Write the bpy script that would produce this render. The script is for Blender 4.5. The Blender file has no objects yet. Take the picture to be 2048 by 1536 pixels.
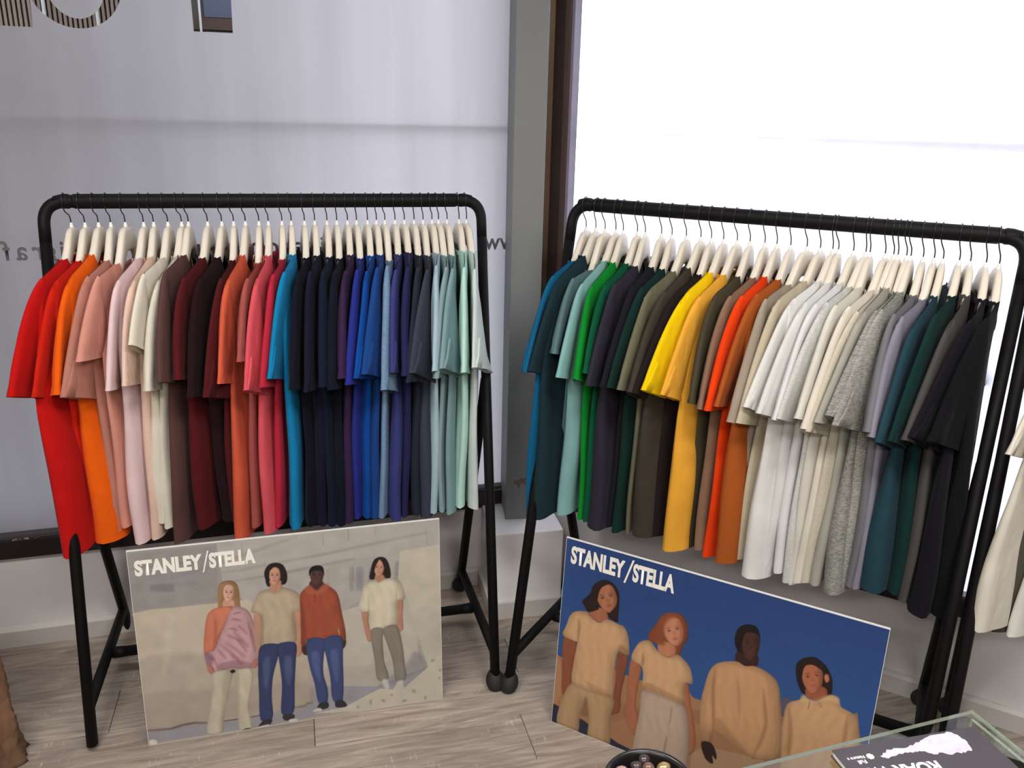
import bpy, bmesh, math, random
import numpy as np
from mathutils import Vector, Matrix
PI = math.pi
random.seed(7); rng = np.random.default_rng(7)
S = bpy.context.scene
COL = S.collection

# ------------------------------------------------------------------ camera, sky, lamps, exposure
cd = bpy.data.cameras.new('camera'); cam = bpy.data.objects.new('camera', cd); COL.objects.link(cam)
cd.sensor_width = 36.0; cd.lens = 1670.27 * 36 / 2048; cd.clip_start = 0.05
pitch, roll = 0.313776, -0.023307
fw = Vector((0, math.cos(pitch), -math.sin(pitch))); rt = Vector((1, 0, 0)); dn = fw.cross(rt)
c_, s_ = math.cos(roll), math.sin(roll)
r2 = rt * c_ + dn * s_; d2 = dn * c_ - rt * s_
M = Matrix((r2, -d2, -fw)).transposed().to_4x4(); M.translation = (0, 0, 1.7185)
cam.matrix_world = M
S.camera = cam
w = bpy.data.worlds.new('overcast_sky'); S.world = w; w.use_nodes = True
bg = w.node_tree.nodes['Background']; bg.inputs[0].default_value = (0.90, 0.89, 0.98, 1); bg.inputs[1].default_value = 9.5
def area(name, loc, size, sy, power, col=(1, .96, .91), rot=(0, 0, 0)):
    l = bpy.data.lights.new(name, 'AREA'); l.shape = 'RECTANGLE'; l.size = size; l.size_y = sy; l.energy = power; l.color = col
    o = bpy.data.objects.new(name, l); COL.objects.link(o); o.location = loc; o.rotation_euler = rot; return o
for i, (x, y, p) in enumerate(((-.9, .75, 46), (.9, .65, 44), (-.9, -1.2, 46), (.9, -1.2, 42))):
    area('ceiling_panel_lamp', (x, y, 2.70), 1.2, .3, p)
S.view_settings.view_transform = 'Standard'; S.view_settings.look = 'None'
S.view_settings.gamma = 1; S.view_settings.use_curve_mapping = False
S.view_settings.exposure = 0.0

# ------------------------------------------------------------------ helpers
def lin(c):
    c = c / 255.0
    return c / 12.92 if c <= 0.04045 else ((c + 0.055) / 1.055) ** 2.4
def rgb(c, k=1.0): return tuple(min(1, lin(v) * k) for v in c) + (1,)
def mat(name, col, rough=.6, metal=0.0, noise=0, nscale=20, bump=0, bscale=200, stretch=(1, 1, 1), sheen=0, spec=.5, k=1.0):
    m = bpy.data.materials.new(name); m.use_nodes = True; nt = m.node_tree; b = nt.nodes['Principled BSDF']
    base = rgb(col, k); b.inputs['Base Color'].default_value = base
    b.inputs['Roughness'].default_value = rough; b.inputs['Metallic'].default_value = metal
    b.inputs['Specular IOR Level'].default_value = spec
    if sheen: b.inputs['Sheen Weight'].default_value = sheen; b.inputs['Sheen Roughness'].default_value = .5
    if noise or bump:
        tc = nt.nodes.new('ShaderNodeTexCoord'); mp = nt.nodes.new('ShaderNodeMapping'); mp.inputs['Scale'].default_value = stretch
        nt.links.new(tc.outputs['Object'], mp.inputs[0])
    if noise:
        n = nt.nodes.new('ShaderNodeTexNoise'); n.inputs['Scale'].default_value = nscale; n.inputs['Detail'].default_value = 4
        nt.links.new(mp.outputs[0], n.inputs[0])
        r = nt.nodes.new('ShaderNodeMapRange'); r.inputs[1].default_value = .3; r.inputs[2].default_value = .7
        r.inputs[3].default_value = 1 - noise; r.inputs[4].default_value = 1 + noise * .6
        nt.links.new(n.outputs[0], r.inputs[0])
        v = nt.nodes.new('ShaderNodeVectorMath'); v.operation = 'SCALE'; v.inputs[0].default_value = base[:3]
        nt.links.new(r.outputs[0], v.inputs['Scale']); nt.links.new(v.outputs[0], b.inputs['Base Color'])
    if bump:
        n2 = nt.nodes.new('ShaderNodeTexNoise'); n2.inputs['Scale'].default_value = bscale
        nt.links.new(mp.outputs[0], n2.inputs[0])
        bp = nt.nodes.new('ShaderNodeBump'); bp.inputs['Strength'].default_value = bump; bp.inputs['Distance'].default_value = .002
        nt.links.new(n2.outputs[0], bp.inputs['Height']); nt.links.new(bp.outputs[0], b.inputs['Normal'])
    return m
def new_mesh(name, V, F, m=None, parent=None, smooth=False, loc=None, rotz=None):
    me = bpy.data.meshes.new(name); me.from_pydata([tuple(v) for v in V], [], F); me.update()
    if smooth: me.polygons.foreach_set('use_smooth', [True] * len(me.polygons))
    o = bpy.data.objects.new(name, me); COL.objects.link(o)
    if m: me.materials.append(m)
    if parent: o.parent = parent
    if loc: o.location = loc
    if rotz is not None: o.rotation_euler = (0, 0, rotz)
    return o
def tag(o, label=None, cat=None, group=None, kind=None):
    if label: o['label'] = label
    if cat: o['category'] = cat
    if group: o['group'] = group
    if kind: o['kind'] = kind
    return o
def thing(name, label, cat, loc, rotz=0, group=None):
    o = bpy.data.objects.new(name, None); COL.objects.link(o); o.location = loc; o.rotation_euler = (0, 0, rotz)
    o.empty_display_size = .05
    return tag(o, label, cat, group)
def box(V, F, x0, x1, y0, y1, z0, z1):
    n = len(V); V += [(x, y, z) for z in (z0, z1) for x, y in ((x0, y0), (x1, y0), (x1, y1), (x0, y1))]
    F += [tuple(n + i for i in f) for f in ((0, 3, 2, 1), (4, 5, 6, 7), (0, 1, 5, 4), (1, 2, 6, 5), (2, 3, 7, 6), (3, 0, 4, 7))]
def box_obj(name, dims, m, parent=None, bevel=0, loc=None, rotz=None):
    V, F = [], []; box(V, F, *dims); o = new_mesh(name, V, F, m, parent, loc=loc, rotz=rotz)
    if bevel: bev(o, bevel)
    return o
def bev(o, wd, seg=2):
    b = bmesh.new(); b.from_mesh(o.data); bmesh.ops.bevel(b, geom=list(b.edges), offset=wd, segments=seg, affect='EDGES', profile=.5)
    b.to_mesh(o.data); b.free()
def loft(rings, close=True, capped=True):
    V = []; F = []; n = len(rings[0])
    for r in rings: V += [tuple(v) for v in r]
    for i in range(len(rings) - 1):
        for j in range(n if close else n - 1):
            a = i * n + j; b = i * n + (j + 1) % n; F.append((a, b, b + n, a + n))
    if capped: F.append(tuple(range(n))[::-1]); F.append(tuple((len(rings) - 1) * n + i for i in range(n)))
    return V, F
def tube(path, ra, rb, side, n=14):
    """sweep of an elliptical section; ra across (tangent x side), rb along side; both may be lists"""
    P = [Vector(p) for p in path]; rings = []; N = len(P)
    for i, p in enumerate(P):
        t = (P[min(i + 1, N - 1)] - P[max(i - 1, 0)]).normalized(); sd = Vector(side); sd = (sd - t * sd.dot(t)).normalized(); nn = t.cross(sd)
        a = ra[i] if isinstance(ra, (list, tuple)) else ra; b = rb[i] if isinstance(rb, (list, tuple)) else rb
        rings.append([p + nn * (a * math.cos(2 * PI * k / n)) + sd * (b * math.sin(2 * PI * k / n)) for k in range(n)])
    return loft(rings)
def text_obj(name, body, size, m, parent, mtx, offset=0.0, xs=1.0, extrude=0.0, spacing=1.0, align='LEFT'):
    cu = bpy.data.curves.new('lettering', 'FONT'); cu.body = body; cu.size = size; cu.offset = offset; cu.extrude = extrude; cu.space_character = spacing; cu.align_x = align
    t = bpy.data.objects.new('tmp', cu); COL.objects.link(t); bpy.context.view_layer.update()
    me = bpy.data.meshes.new_from_object(t.evaluated_get(bpy.context.evaluated_depsgraph_get())); COL.objects.unlink(t)
    bpy.data.objects.remove(t); me.transform(Matrix.Diagonal((xs, 1, 1, 1))); me.transform(mtx); me.name = name
    me.materials.clear(); me.materials.append(m)
    o = bpy.data.objects.new(name, me); COL.objects.link(o)
    if parent: o.parent = parent
    return o
# ------------------------------------------------------------------ materials of the shell
M_wall = mat('painted_wall', (215, 212, 212), .8, noise=.05, nscale=3, bump=.15, bscale=60)
M_ceil = mat('ceiling_paint', (205, 203, 200), .9, noise=.02, nscale=4)
M_room = mat('back_room_wall', (150, 145, 140), .85, noise=.05, nscale=2)
M_skirt = mat('skirting_paint', (188, 184, 180), .55, noise=.03, nscale=5)
M_bronze = mat('bronze_aluminium', (66, 50, 44), .42, metal=.35, noise=.06, nscale=4, stretch=(1, 1, .1))
M_bronze2 = mat('light_bronze_aluminium', (104, 82, 58), .4, metal=.3, noise=.05, nscale=4, stretch=(1, 1, .1))
M_dark = mat('dark_window_rail', (34, 24, 24), .45, noise=.1, nscale=8)
M_gasket = mat('lilac_gasket', (120, 112, 128), .5, noise=.05, nscale=8)
M_pillar = mat('grey_pillar_paint', (122, 124, 124), .6, noise=.04, nscale=4, bump=.1, bscale=40)
M_chip = mat('chipped_plaster', (112, 92, 86), .9, noise=.15, nscale=60)
M_dust = mat('crumbled_sealant', (150, 142, 134), .95, noise=.25, nscale=120)
M_pave = mat('pavement', (110, 110, 116), .9, noise=.1, nscale=3)
M_facade = mat('facade_cladding', (58, 52, 50), .8, noise=.08, nscale=2)
M_louver = mat('brown_louvre', (104, 88, 78), .6, noise=.08, nscale=6)
M_blueglass = mat('blue_grey_panel', (66, 71, 88), .3, noise=.04, nscale=2)
M_outrail = mat('outdoor_rail_metal', (70, 70, 78), .5, noise=.05, nscale=8)

def film_mat(name, tr, fold_shade):
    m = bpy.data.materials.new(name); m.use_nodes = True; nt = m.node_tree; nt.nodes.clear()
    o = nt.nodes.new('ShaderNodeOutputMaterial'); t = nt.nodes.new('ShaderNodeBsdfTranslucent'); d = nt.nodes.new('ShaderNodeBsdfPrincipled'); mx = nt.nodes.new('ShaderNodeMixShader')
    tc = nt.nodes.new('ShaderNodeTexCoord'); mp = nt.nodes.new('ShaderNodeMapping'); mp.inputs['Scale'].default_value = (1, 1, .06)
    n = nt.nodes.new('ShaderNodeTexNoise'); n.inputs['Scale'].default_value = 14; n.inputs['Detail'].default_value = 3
    r = nt.nodes.new('ShaderNodeMapRange'); r.inputs[1].default_value = .3; r.inputs[2].default_value = .7; r.inputs[3].default_value = 1 - fold_shade; r.inputs[4].default_value = 1  # vertical streaks in the film colour imitate soft shading from folds behind
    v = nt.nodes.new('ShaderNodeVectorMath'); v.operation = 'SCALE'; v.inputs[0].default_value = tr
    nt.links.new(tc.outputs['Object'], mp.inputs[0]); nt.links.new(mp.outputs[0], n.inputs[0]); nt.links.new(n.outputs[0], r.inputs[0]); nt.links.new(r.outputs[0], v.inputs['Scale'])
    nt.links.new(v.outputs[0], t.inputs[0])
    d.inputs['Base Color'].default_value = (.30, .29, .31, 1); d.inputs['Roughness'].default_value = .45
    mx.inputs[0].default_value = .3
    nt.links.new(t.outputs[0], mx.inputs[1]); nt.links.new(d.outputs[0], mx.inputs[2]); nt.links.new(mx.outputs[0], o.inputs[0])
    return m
def clear_glass(name, tint=(1, 1, 1), refl=1.0, frost=0.0):
    m = bpy.data.materials.new(name); m.use_nodes = True; nt = m.node_tree; nt.nodes.clear()
    o = nt.nodes.new('ShaderNodeOutputMaterial'); t = nt.nodes.new('ShaderNodeBsdfTransparent'); g = nt.nodes.new('ShaderNodeBsdfGlossy'); mx = nt.nodes.new('ShaderNodeMixShader'); f = nt.nodes.new('ShaderNodeFresnel')
    f.inputs[0].default_value = 1.5; t.inputs[0].default_value = tint + (1,); g.inputs['Roughness'].default_value = 0.02; g.inputs[0].default_value = (refl, refl, refl, 1)
    ge = nt.nodes.new('ShaderNodeNewGeometry'); mm = nt.nodes.new('ShaderNodeMath'); mm.operation = 'MULTIPLY'; iv = nt.nodes.new('ShaderNodeMath'); iv.operation = 'SUBTRACT'; iv.inputs[0].default_value = 1; nt.links.new(ge.outputs['Backfacing'], iv.inputs[1]); nt.links.new(f.outputs[0], mm.inputs[0]); nt.links.new(iv.outputs[0], mm.inputs[1]); nt.links.new(mm.outputs[0], mx.inputs[0]); nt.links.new(t.outputs[0], mx.inputs[1]); nt.links.new(g.outputs[0], mx.inputs[2])
    nt.links.new(mx.outputs[0], o.inputs[0]); return m
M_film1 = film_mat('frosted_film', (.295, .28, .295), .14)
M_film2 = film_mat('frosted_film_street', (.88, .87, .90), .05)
M_wglass = clear_glass('window_glass', (.92, .95, .94))

# ------------------------------------------------------------------ the shell
K = Vector((0.111, 2.883, 0)); WL = Vector((0.958, 0.286, 0)); aL = math.atan2(.286, .958); aR = math.radians(-30); WR = Vector((math.cos(aR), math.sin(aR), 0))
NL = Vector((-WL.y, WL.x, 0)); NR = Vector((-WR.y, WR.x, 0))       # outward normals
H = 2.75
def frame_box(name, base, ang, dims, m, parent=None, bevel=0):
    o = box_obj(name, dims, m, parent, bevel); o.matrix_local = Matrix.Translation(base) @ Matrix.Rotation(ang, 4, 'Z'); return o
LL = 4.3; LR = 4.2; T = .14
def struct(o): o['kind'] = 'structure'; return o
V, F = [], []; box(V, F, -LL, 0.0, 0, T, 0, .322); box(V, F, -LL, 0.0, 0, T, 2.5, H); o = new_mesh('wall_left', V, F, M_wall); o.matrix_world = Matrix.Translation(K) @ Matrix.Rotation(aL, 4, 'Z'); struct(o)
V, F = [], []; box(V, F, 0, LR, 0, T, 0, .322); box(V, F, 0, LR, 0, T, 2.5, H); o = new_mesh('wall_right', V, F, M_wall); o.matrix_world = Matrix.Translation(K) @ Matrix.Rotation(aR, 4, 'Z'); struct(o)
PL = K - WL * LL; PR = K + WR * LR; BL = Vector((PL.x + .25, -3.2, 0)); BR = Vector((PR.x - .2, -3.2, 0))
def wall_between(name, a, b, m):
    d = b - a; L = d.length; o = box_obj(name, (0, L, 0, .12, 0, H), m); o.matrix_world = Matrix.Translation(a) @ Matrix.Rotation(math.atan2(d.y, d.x), 4, 'Z'); struct(o)
wall_between('wall_west', BL, PL, M_room); wall_between('wall_east', PR, BR, M_room); wall_between('wall_back', BR, BL, M_room)
poly = [PL, K + NL * .02, PR, BR, BL]
cx = [(p.x * 1.03, p.y * 1.03 - .0, ) for p in poly]
V = [(x, y, H) for x, y in cx] + [(x, y, H + .1) for x, y in cx]
struct(new_mesh('ceiling', V, [(4, 3, 2, 1, 0), (5, 6, 7, 8, 9)] + [(i, (i + 1) % 5, 5 + (i + 1) % 5, 5 + i) for i in range(5)], M_ceil))

# skirting boards (chamfered top) on both walls
def skirt(name, base, ang, x0, x1, m=M_skirt):
    prof = [(0, 0), (-.016, 0), (-.016, .058), (-.006, .068), (0, .070)]
    V, F = loft([[(x, p[0], p[1]) for p in prof] for x in (x0, x1)]); o = new_mesh(name, V, F, m); o.matrix_world = Matrix.Translation(base) @ Matrix.Rotation(ang, 4, 'Z'); return struct(o)
skirt('baseboard_left', K, aL, -LL, -.02); skirt('baseboard_right', K, aR, .02, LR)

# floor: dark sub-floor with separate laminate planks, joints recessed
fang = math.radians(14.9)
fl = new_mesh('floor', [(x * 1.03, y * 1.03, z) for z in (-.012, -.06) for x, y in [(p.x, p.y) for p in poly]], [(0, 1, 2, 3, 4), (9, 8, 7, 6, 5)], mat('dark_subfloor', (62, 54, 50), .9, noise=.1)); struct(fl)
def plank_mat():
    m = bpy.data.materials.new('greige_oak_laminate'); m.use_nodes = True; nt = m.node_tree; b = nt.nodes['Principled BSDF']; N = nt.nodes.new; L = nt.links.new
    tc = N('ShaderNodeTexCoord'); oi = N('ShaderNodeObjectInfo'); ad = N('ShaderNodeVectorMath'); ad.operation = 'MULTIPLY_ADD'
    sc = N('ShaderNodeVectorMath'); sc.operation = 'SCALE'; sc.inputs[0].default_value = (7.3, 3.1, 5.7); L(oi.outputs['Random'], sc.inputs['Scale'])
    a2 = N('ShaderNodeVectorMath'); a2.operation = 'ADD'; L(tc.outputs['Object'], a2.inputs[0]); L(sc.outputs[0], a2.inputs[1])
    mp = N('ShaderNodeMapping'); mp.inputs['Scale'].default_value = (1.6, 14, 1); L(a2.outputs[0], mp.inputs[0])
    n = N('ShaderNodeTexNoise'); n.inputs['Scale'].default_value = 2.2; n.inputs['Detail'].default_value = 8; n.inputs['Roughness'].default_value = .62; n.inputs['Distortion'].default_value = 1.6; L(mp.outputs[0], n.inputs[0])
    cr = N('ShaderNodeValToRGB'); e = cr.color_ramp.elements; e[0].position = .3; e[0].color = rgb((118, 106, 98)); e[1].position = .68; e[1].color = rgb((170, 158, 147)); L(n.outputs[0], cr.inputs[0])
    x = e.new(.5); x.color = rgb((147, 135, 125))
    rr = N('ShaderNodeMapRange'); rr.inputs[3].default_value = .88; rr.inputs[4].default_value = 1.1; L(oi.outputs['Random'], rr.inputs[0])
    v = N('ShaderNodeVectorMath'); v.operation = 'SCALE'; L(cr.outputs[0], v.inputs[0]); L(rr.outputs[0], v.inputs['Scale'])
    # sparse pale saw ticks across the grain
    m2 = N('ShaderNodeMapping'); m2.inputs['Scale'].default_value = (190, 28, 1); L(a2.outputs[0], m2.inputs[0])
    n2 = N('ShaderNodeTexNoise'); n2.inputs['Scale'].default_value = 1; n2.inputs['Detail'].default_value = 1; L(m2.outputs[0], n2.inputs[0])
    m3 = N('ShaderNodeMapping'); m3.inputs['Scale'].default_value = (5, 12, 1); L(a2.outputs[0], m3.inputs[0])
    n3 = N('ShaderNodeTexNoise'); n3.inputs['Scale'].default_value = 1; L(m3.outputs[0], n3.inputs[0])
    g1 = N('ShaderNodeMapRange'); g1.inputs[1].default_value = .62; g1.inputs[2].default_value = .70; L(n2.outputs[0], g1.inputs[0])
    g2 = N('ShaderNodeMapRange'); g2.inputs[1].default_value = .56; g2.inputs[2].default_value = .66; L(n3.outputs[0], g2.inputs[0])
    mu = N('ShaderNodeMath'); mu.operation = 'MULTIPLY'; L(g1.outputs[0], mu.inputs[0]); L(g2.outputs[0], mu.inputs[1])
    mu2 = N('ShaderNodeMath'); mu2.operation = 'MULTIPLY'; mu2.inputs[1].default_value = .5; L(mu.outputs[0], mu2.inputs[0])
    mx = N('ShaderNodeMixRGB'); mx.inputs[2].default_value = rgb((205, 196, 186)); L(mu2.outputs[0], mx.inputs[0]); L(v.outputs[0], mx.inputs[1])
    L(mx.outputs[0], b.inputs['Base Color']); b.inputs['Roughness'].default_value = .42; b.inputs['Specular IOR Level'].default_value = .45
    bp = N('ShaderNodeBump'); bp.inputs['Strength'].default_value = .12; bp.inputs['Distance'].default_value = .001; L(n.outputs[0], bp.inputs['Height']); L(bp.outputs[0], b.inputs['Normal'])
    return m
M_plank = plank_mat()
PW, PLEN = .19, 1.22
V, F = [], []; box(V, F, .0008, PLEN - .0008, .0008, PW - .0008, -.010, 0); pl0 = new_mesh('plank', V, F, M_plank)
b = bmesh.new(); b.from_mesh(pl0.data); bmesh.ops.bevel(b, geom=[e for e in b.edges if all(v.co.z > -.001 for v in e.verts)], offset=.0012, segments=1, affect='EDGES'); b.to_mesh(pl0.data); b.free()
ua = Vector((math.cos(fang), math.sin(fang))); va = Vector((-ua.y, ua.x)); orig = Vector((.047, 2.085)) - va * PW
def inside(x, y):
    q = Vector((x, y, 0)) - K
    return q.dot(NL) < .02 and q.dot(NR) < .02
first = True; offs = {0: 0.0}
for r in range(-8, 7):
    off = 0.0 if r == 0 else (.30 if r == -1 else random.uniform(0, PLEN))
    for k in range(-3, 3):
        x0 = k * PLEN + off; cpt = orig + ua * (x0 + PLEN / 2) + va * (r * PW + PW / 2)
        if not (-2.9 < cpt.x < 2.9 and .55 < cpt.y < 3.2): continue
        pts = [orig + ua * (x0 + dx) + va * (r * PW + dy) for dx in (0, PLEN) for dy in (0, PW)]
        if not any(inside(q.x, q.y) for q in pts): continue
        o = pl0 if first else pl0.copy()
        if not first: COL.objects.link(o)
        first = False; o.parent = fl; q = orig + ua * x0 + va * (r * PW); o.location = (q.x, q.y, 0); o.rotation_euler = (0, 0, fang)
tag(new_mesh('floor_strip', *(lambda V, F: (box(V, F, -4.2, 3.6, -3.2, .45, -.01, -.001), (V, F))[1])([], []), M_plank, fl))

# windows --------------------------------------------------------
ML = Matrix.Translation(K) @ Matrix.Rotation(aL, 4, 'Z'); MR = Matrix.Translation(K) @ Matrix.Rotation(aR, 4, 'Z')
w1 = bpy.data.objects.new('window_1', None); COL.objects.link(w1); w1.matrix_world = ML; struct(w1)
w2 = bpy.data.objects.new('window_2', None); COL.objects.link(w2); w2.matrix_world = MR; struct(w2)
S0 = 1.8416                                                         # distance along the wall from the measuring origin to the corner
def curve_mesh(name, outer, holes, m, parent, y=0.0):
    cu = bpy.data.curves.new(name, 'CURVE'); cu.dimensions = '2D'; cu.fill_mode = 'BOTH'
    for pts in [outer] + holes:
        sp = cu.splines.new('POLY'); sp.points.add(len(pts) - 1); sp.use_cyclic_u = True
        for i, (a, b_) in enumerate(pts): sp.points[i].co = (a, b_, 0, 1)
    t = bpy.data.objects.new('tmp', cu); COL.objects.link(t); bpy.context.view_layer.update()
    me = bpy.data.meshes.new_from_object(t.evaluated_get(bpy.context.evaluated_depsgraph_get())); COL.objects.unlink(t); bpy.data.objects.remove(t)
    me.transform(Matrix.Translation((0, y, 0)) @ Matrix.Rotation(PI / 2, 4, 'X')); me.name = name; me.materials.clear(); me.materials.append(m)
    o = bpy.data.objects.new(name, me); COL.objects.link(o); o.parent = parent; return o
def sx(s): return s - S0
def ell(cx, cz, rx, rz, a0=0, a1=360, n=40): return [(cx + rx * math.cos(math.radians(a0 + (a1 - a0) * i / n)), cz + rz * math.sin(math.radians(a0 + (a1 - a0) * i / n))) for i in range(n + (1 if a1 - a0 < 360 else 0))]
zt = 2.26
ring = [p_ for p_ in ell(sx(.450), 2.035, .121, .119, 0, 359.9, 48)]
holes = [[(sx(.10), 1.915), (sx(.335), 1.914), (sx(.345), zt), (sx(.10), zt)], ring,
         [(sx(.752), 1.922), (sx(.859), 1.922), (sx(.866), zt), (sx(.750), zt)]]
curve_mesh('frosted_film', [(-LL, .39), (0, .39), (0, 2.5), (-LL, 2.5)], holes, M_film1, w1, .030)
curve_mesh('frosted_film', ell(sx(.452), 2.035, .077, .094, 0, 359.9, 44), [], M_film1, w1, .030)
box_obj('window_pane', (-LL, 0, .034, .042, .39, 2.5), M_wglass, w1)
box_obj('bottom_rail', (-LL, -.0, -.012, .05, .322, .386), M_dark, w1, .002)
box_obj('top_rail', (-LL, 0, -.012, .05, 2.46, 2.5), M_bronze, w1, .002)
box_obj('glazing_bead', (-LL, -.0, -.002, .03, .386, .398), mat('grey_bead', (74, 70, 74), .6, noise=.1, nscale=30), w1)
# crumbs of old sealant on the bottom rail
V, F = [], []
for k in range(150):
    x = random.choice((random.uniform(-1.78, -1.05), random.uniform(-.2, -.07))); y = random.uniform(-.010, -.003); z = .386; s_ = random.uniform(.002, .007)
    n = len(V); V += [(x - s_, y, z), (x + s_, y - s_ * .5, z), (x + s_ * .4, y + s_, z), (x + random.uniform(-.4, .4) * s_, y, z + s_ * random.uniform(.5, 1.3))]; F += [(n, n + 1, n + 3), (n + 1, n + 2, n + 3), (n + 2, n, n + 3), (n, n + 2, n + 1)]
tag(new_mesh('sealant_crumbs', V, F, M_dust, w1), kind='stuff')
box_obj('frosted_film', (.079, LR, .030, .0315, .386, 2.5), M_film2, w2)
box_obj('window_pane', (.079, LR, .036, .042, .386, 2.5), M_wglass, w2)
box_obj('bottom_rail', (.0, LR, -.012, .05, .322, .380), M_dark, w2, .002)
box_obj('glazing_bead', (.079, LR, -.004, .03, .380, .389), M_gasket, w2)
box_obj('top_rail', (0, LR, -.012, .05, 2.46, 2.5), M_bronze, w2, .002)
# bronze jamb of the street window, several extruded steps
box_obj('jamb', (-.055, -.004, -.016, .05, .33, 2.5), M_bronze2, w1, .002)
box_obj('jamb', (.002, .046, -.014, .05, .33, 2.5), M_bronze, w2, .002)
box_obj('jamb', (.048, .067, -.020, .05, .33, 2.5), mat('brown_aluminium', (88, 68, 60), .42, metal=.3, noise=.05), w2, .0015)
box_obj('gasket', (.068, .079, -.018, .03, .34, 2.5), M_gasket, w2, .001)
# mirrored web address on the film: reads from the street
M_text = mat('grey_vinyl_lettering', (98, 94, 98), .6, noise=.04, nscale=30)
for body, s in (('f', .180), ('a', .219), ('r', .262), ('g', .296), ('i', .328), ('w', 1.760), ('w', 1.706), ('w', 1.652), ('.', 1.610), ('d', 1.428), ('b', 1.395), ('n', 1.350), ('o', 1.315), ('e', 1.268), ('r', 1.232), ('o', 1.190), ('c', 1.150), ('n', 1.118), ('i', 1.086), ('s', 1.050), ('e', 1.010), ('r', .970), ('o', .93), ('m', .87), ('e', .80), ('s', .75), ('u', .70), ('n', .65), ('a', .60), ('e', .555), ('r', .515), ('t', .475), ('e', .44), ('s', .405), ('i', .366)):
    text_obj('lettering', body, .080, M_text, w1, Matrix.Translation((sx(s), .0285, 1.274)) @ Matrix.Diagonal((-1, 1, 1, 1)) @ Matrix.Rotation(PI / 2, 4, 'X'), offset=.0012, xs=.92, align='CENTER')

# pillar and its white plinth --------------------------------------
pil = box_obj('trim_1', (0, .102, 0, .30, .331, H), M_pillar, None, .003); pil.matrix_world = Matrix.Translation((-.013, 2.700, 0)) @ Matrix.Rotation(math.radians(7), 4, 'Z'); struct(pil); pil['label'] = 'narrow grey painted pillar between the two frosted windows'
chip = [(.025, .474), (.034, .486), (.044, .482), (.052, .492), (.064, .489), (.073, .499), (.075, .490), (.068, .478), (.070, .462), (.064, .466), (.058, .474), (.050, .462), (.045, .452), (.040, .464), (.032, .470)]
V = [(x, -.0004, z) for x, z in chip] + [(x, .001, z) for x, z in chip]; n = len(chip)
new_mesh('paint_chip', V, [tuple(range(n))] + [(i, (i + 1) % n, n + (i + 1) % n, n + i) for i in range(n)], M_chip, pil)
pn = box_obj('trim_2', (0, .250, 0, .30, 0, .331), mat('white_plinth_paint', (222, 220, 220), .7, noise=.05, nscale=6, bump=.1, bscale=40), None, .005); pn.matrix_world = Matrix.Translation((-.050, 2.581, 0)) @ Matrix.Rotation(math.radians(12.6), 4, 'Z'); struct(pn); pn['label'] = 'low white plinth under the grey pillar'
V, F = [], []
for x0, x1, y0, y1 in ((-.014, .264, -.014, 0.002), (-.014, .002, 0, .26), (.248, .264, 0, .22)): box(V, F, x0, x1, y0, y1, 0, .064)
new_mesh('skirting', V, F, M_skirt, pn)

# outdoors --------------------------------------------------------
o = box_obj('ground', (-9, 9, 3.0, 14, -.25, -.12), M_pave); struct(o)
fa = thing('street_facade', 'cladded facade with brown louvres seen through the cut letters', 'building', (0, 0, 0))
o = box_obj('facade_shade_wall', (-6.2, -.70, 1.0, 1.4, -.12, 4.5), M_facade, fa); o.matrix_local = ML  # facade wall kept close and tall to shade the frosted film
M_line = mat('white_mullion', (150, 150, 152), .5, noise=.03)
for k in range(58):
    o = box_obj('louvre', (-2.22, -2.22 + .0095, .955, .995, .9, 3.7), M_louver, fa) if k == 0 else o.copy()
    if k: COL.objects.link(o)
    o.matrix_local = ML @ Matrix.Translation((k * .0165, 0, 0))
o = box_obj('panel', (-1.10, -.90, .97, 1.0, 2.045, 3.6), M_blueglass, fa); o.matrix_local = ML
o = box_obj('band', (-1.16, -.72, .96, 1.0, 2.0, 2.042), M_bronze, fa); o.matrix_local = ML
o = box_obj('band', (-1.10, -.72, .97, 1.0, 1.80, 1.995), M_blueglass, fa); o.matrix_local = ML
for xx in (-1.655, -1.478, -1.118):
    o = box_obj('mullion', (xx, xx + .007, .92, .95, .6, 3.7), M_line, fa); o.matrix_local = ML
fb = thing('sky_blocker', 'unseen dark block added outside the brighter frosted window to dim its right part', 'building', (0, 0, 0))
o = box_obj('blocker_box', (1.75, 5.0, .75, 1.3, -.12, 4.2), M_facade, fb); o.matrix_local = MR  # tall box added out of view to cut sky light on this film
rl = box_obj('outdoor_rail', (-4.2, -.02, .050, .059, 1.667, 1.677), M_outrail); rl.matrix_world = ML; tag(rl, 'thin dark rail fixed outside the longer frosted window', 'rail')
rl = box_obj('outdoor_rail', (.08, 4.0, .050, .060, 1.664, 1.674), M_outrail); rl.matrix_world = MR; tag(rl, 'thin dark rail fixed outside the brighter frosted window', 'rail')
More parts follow.
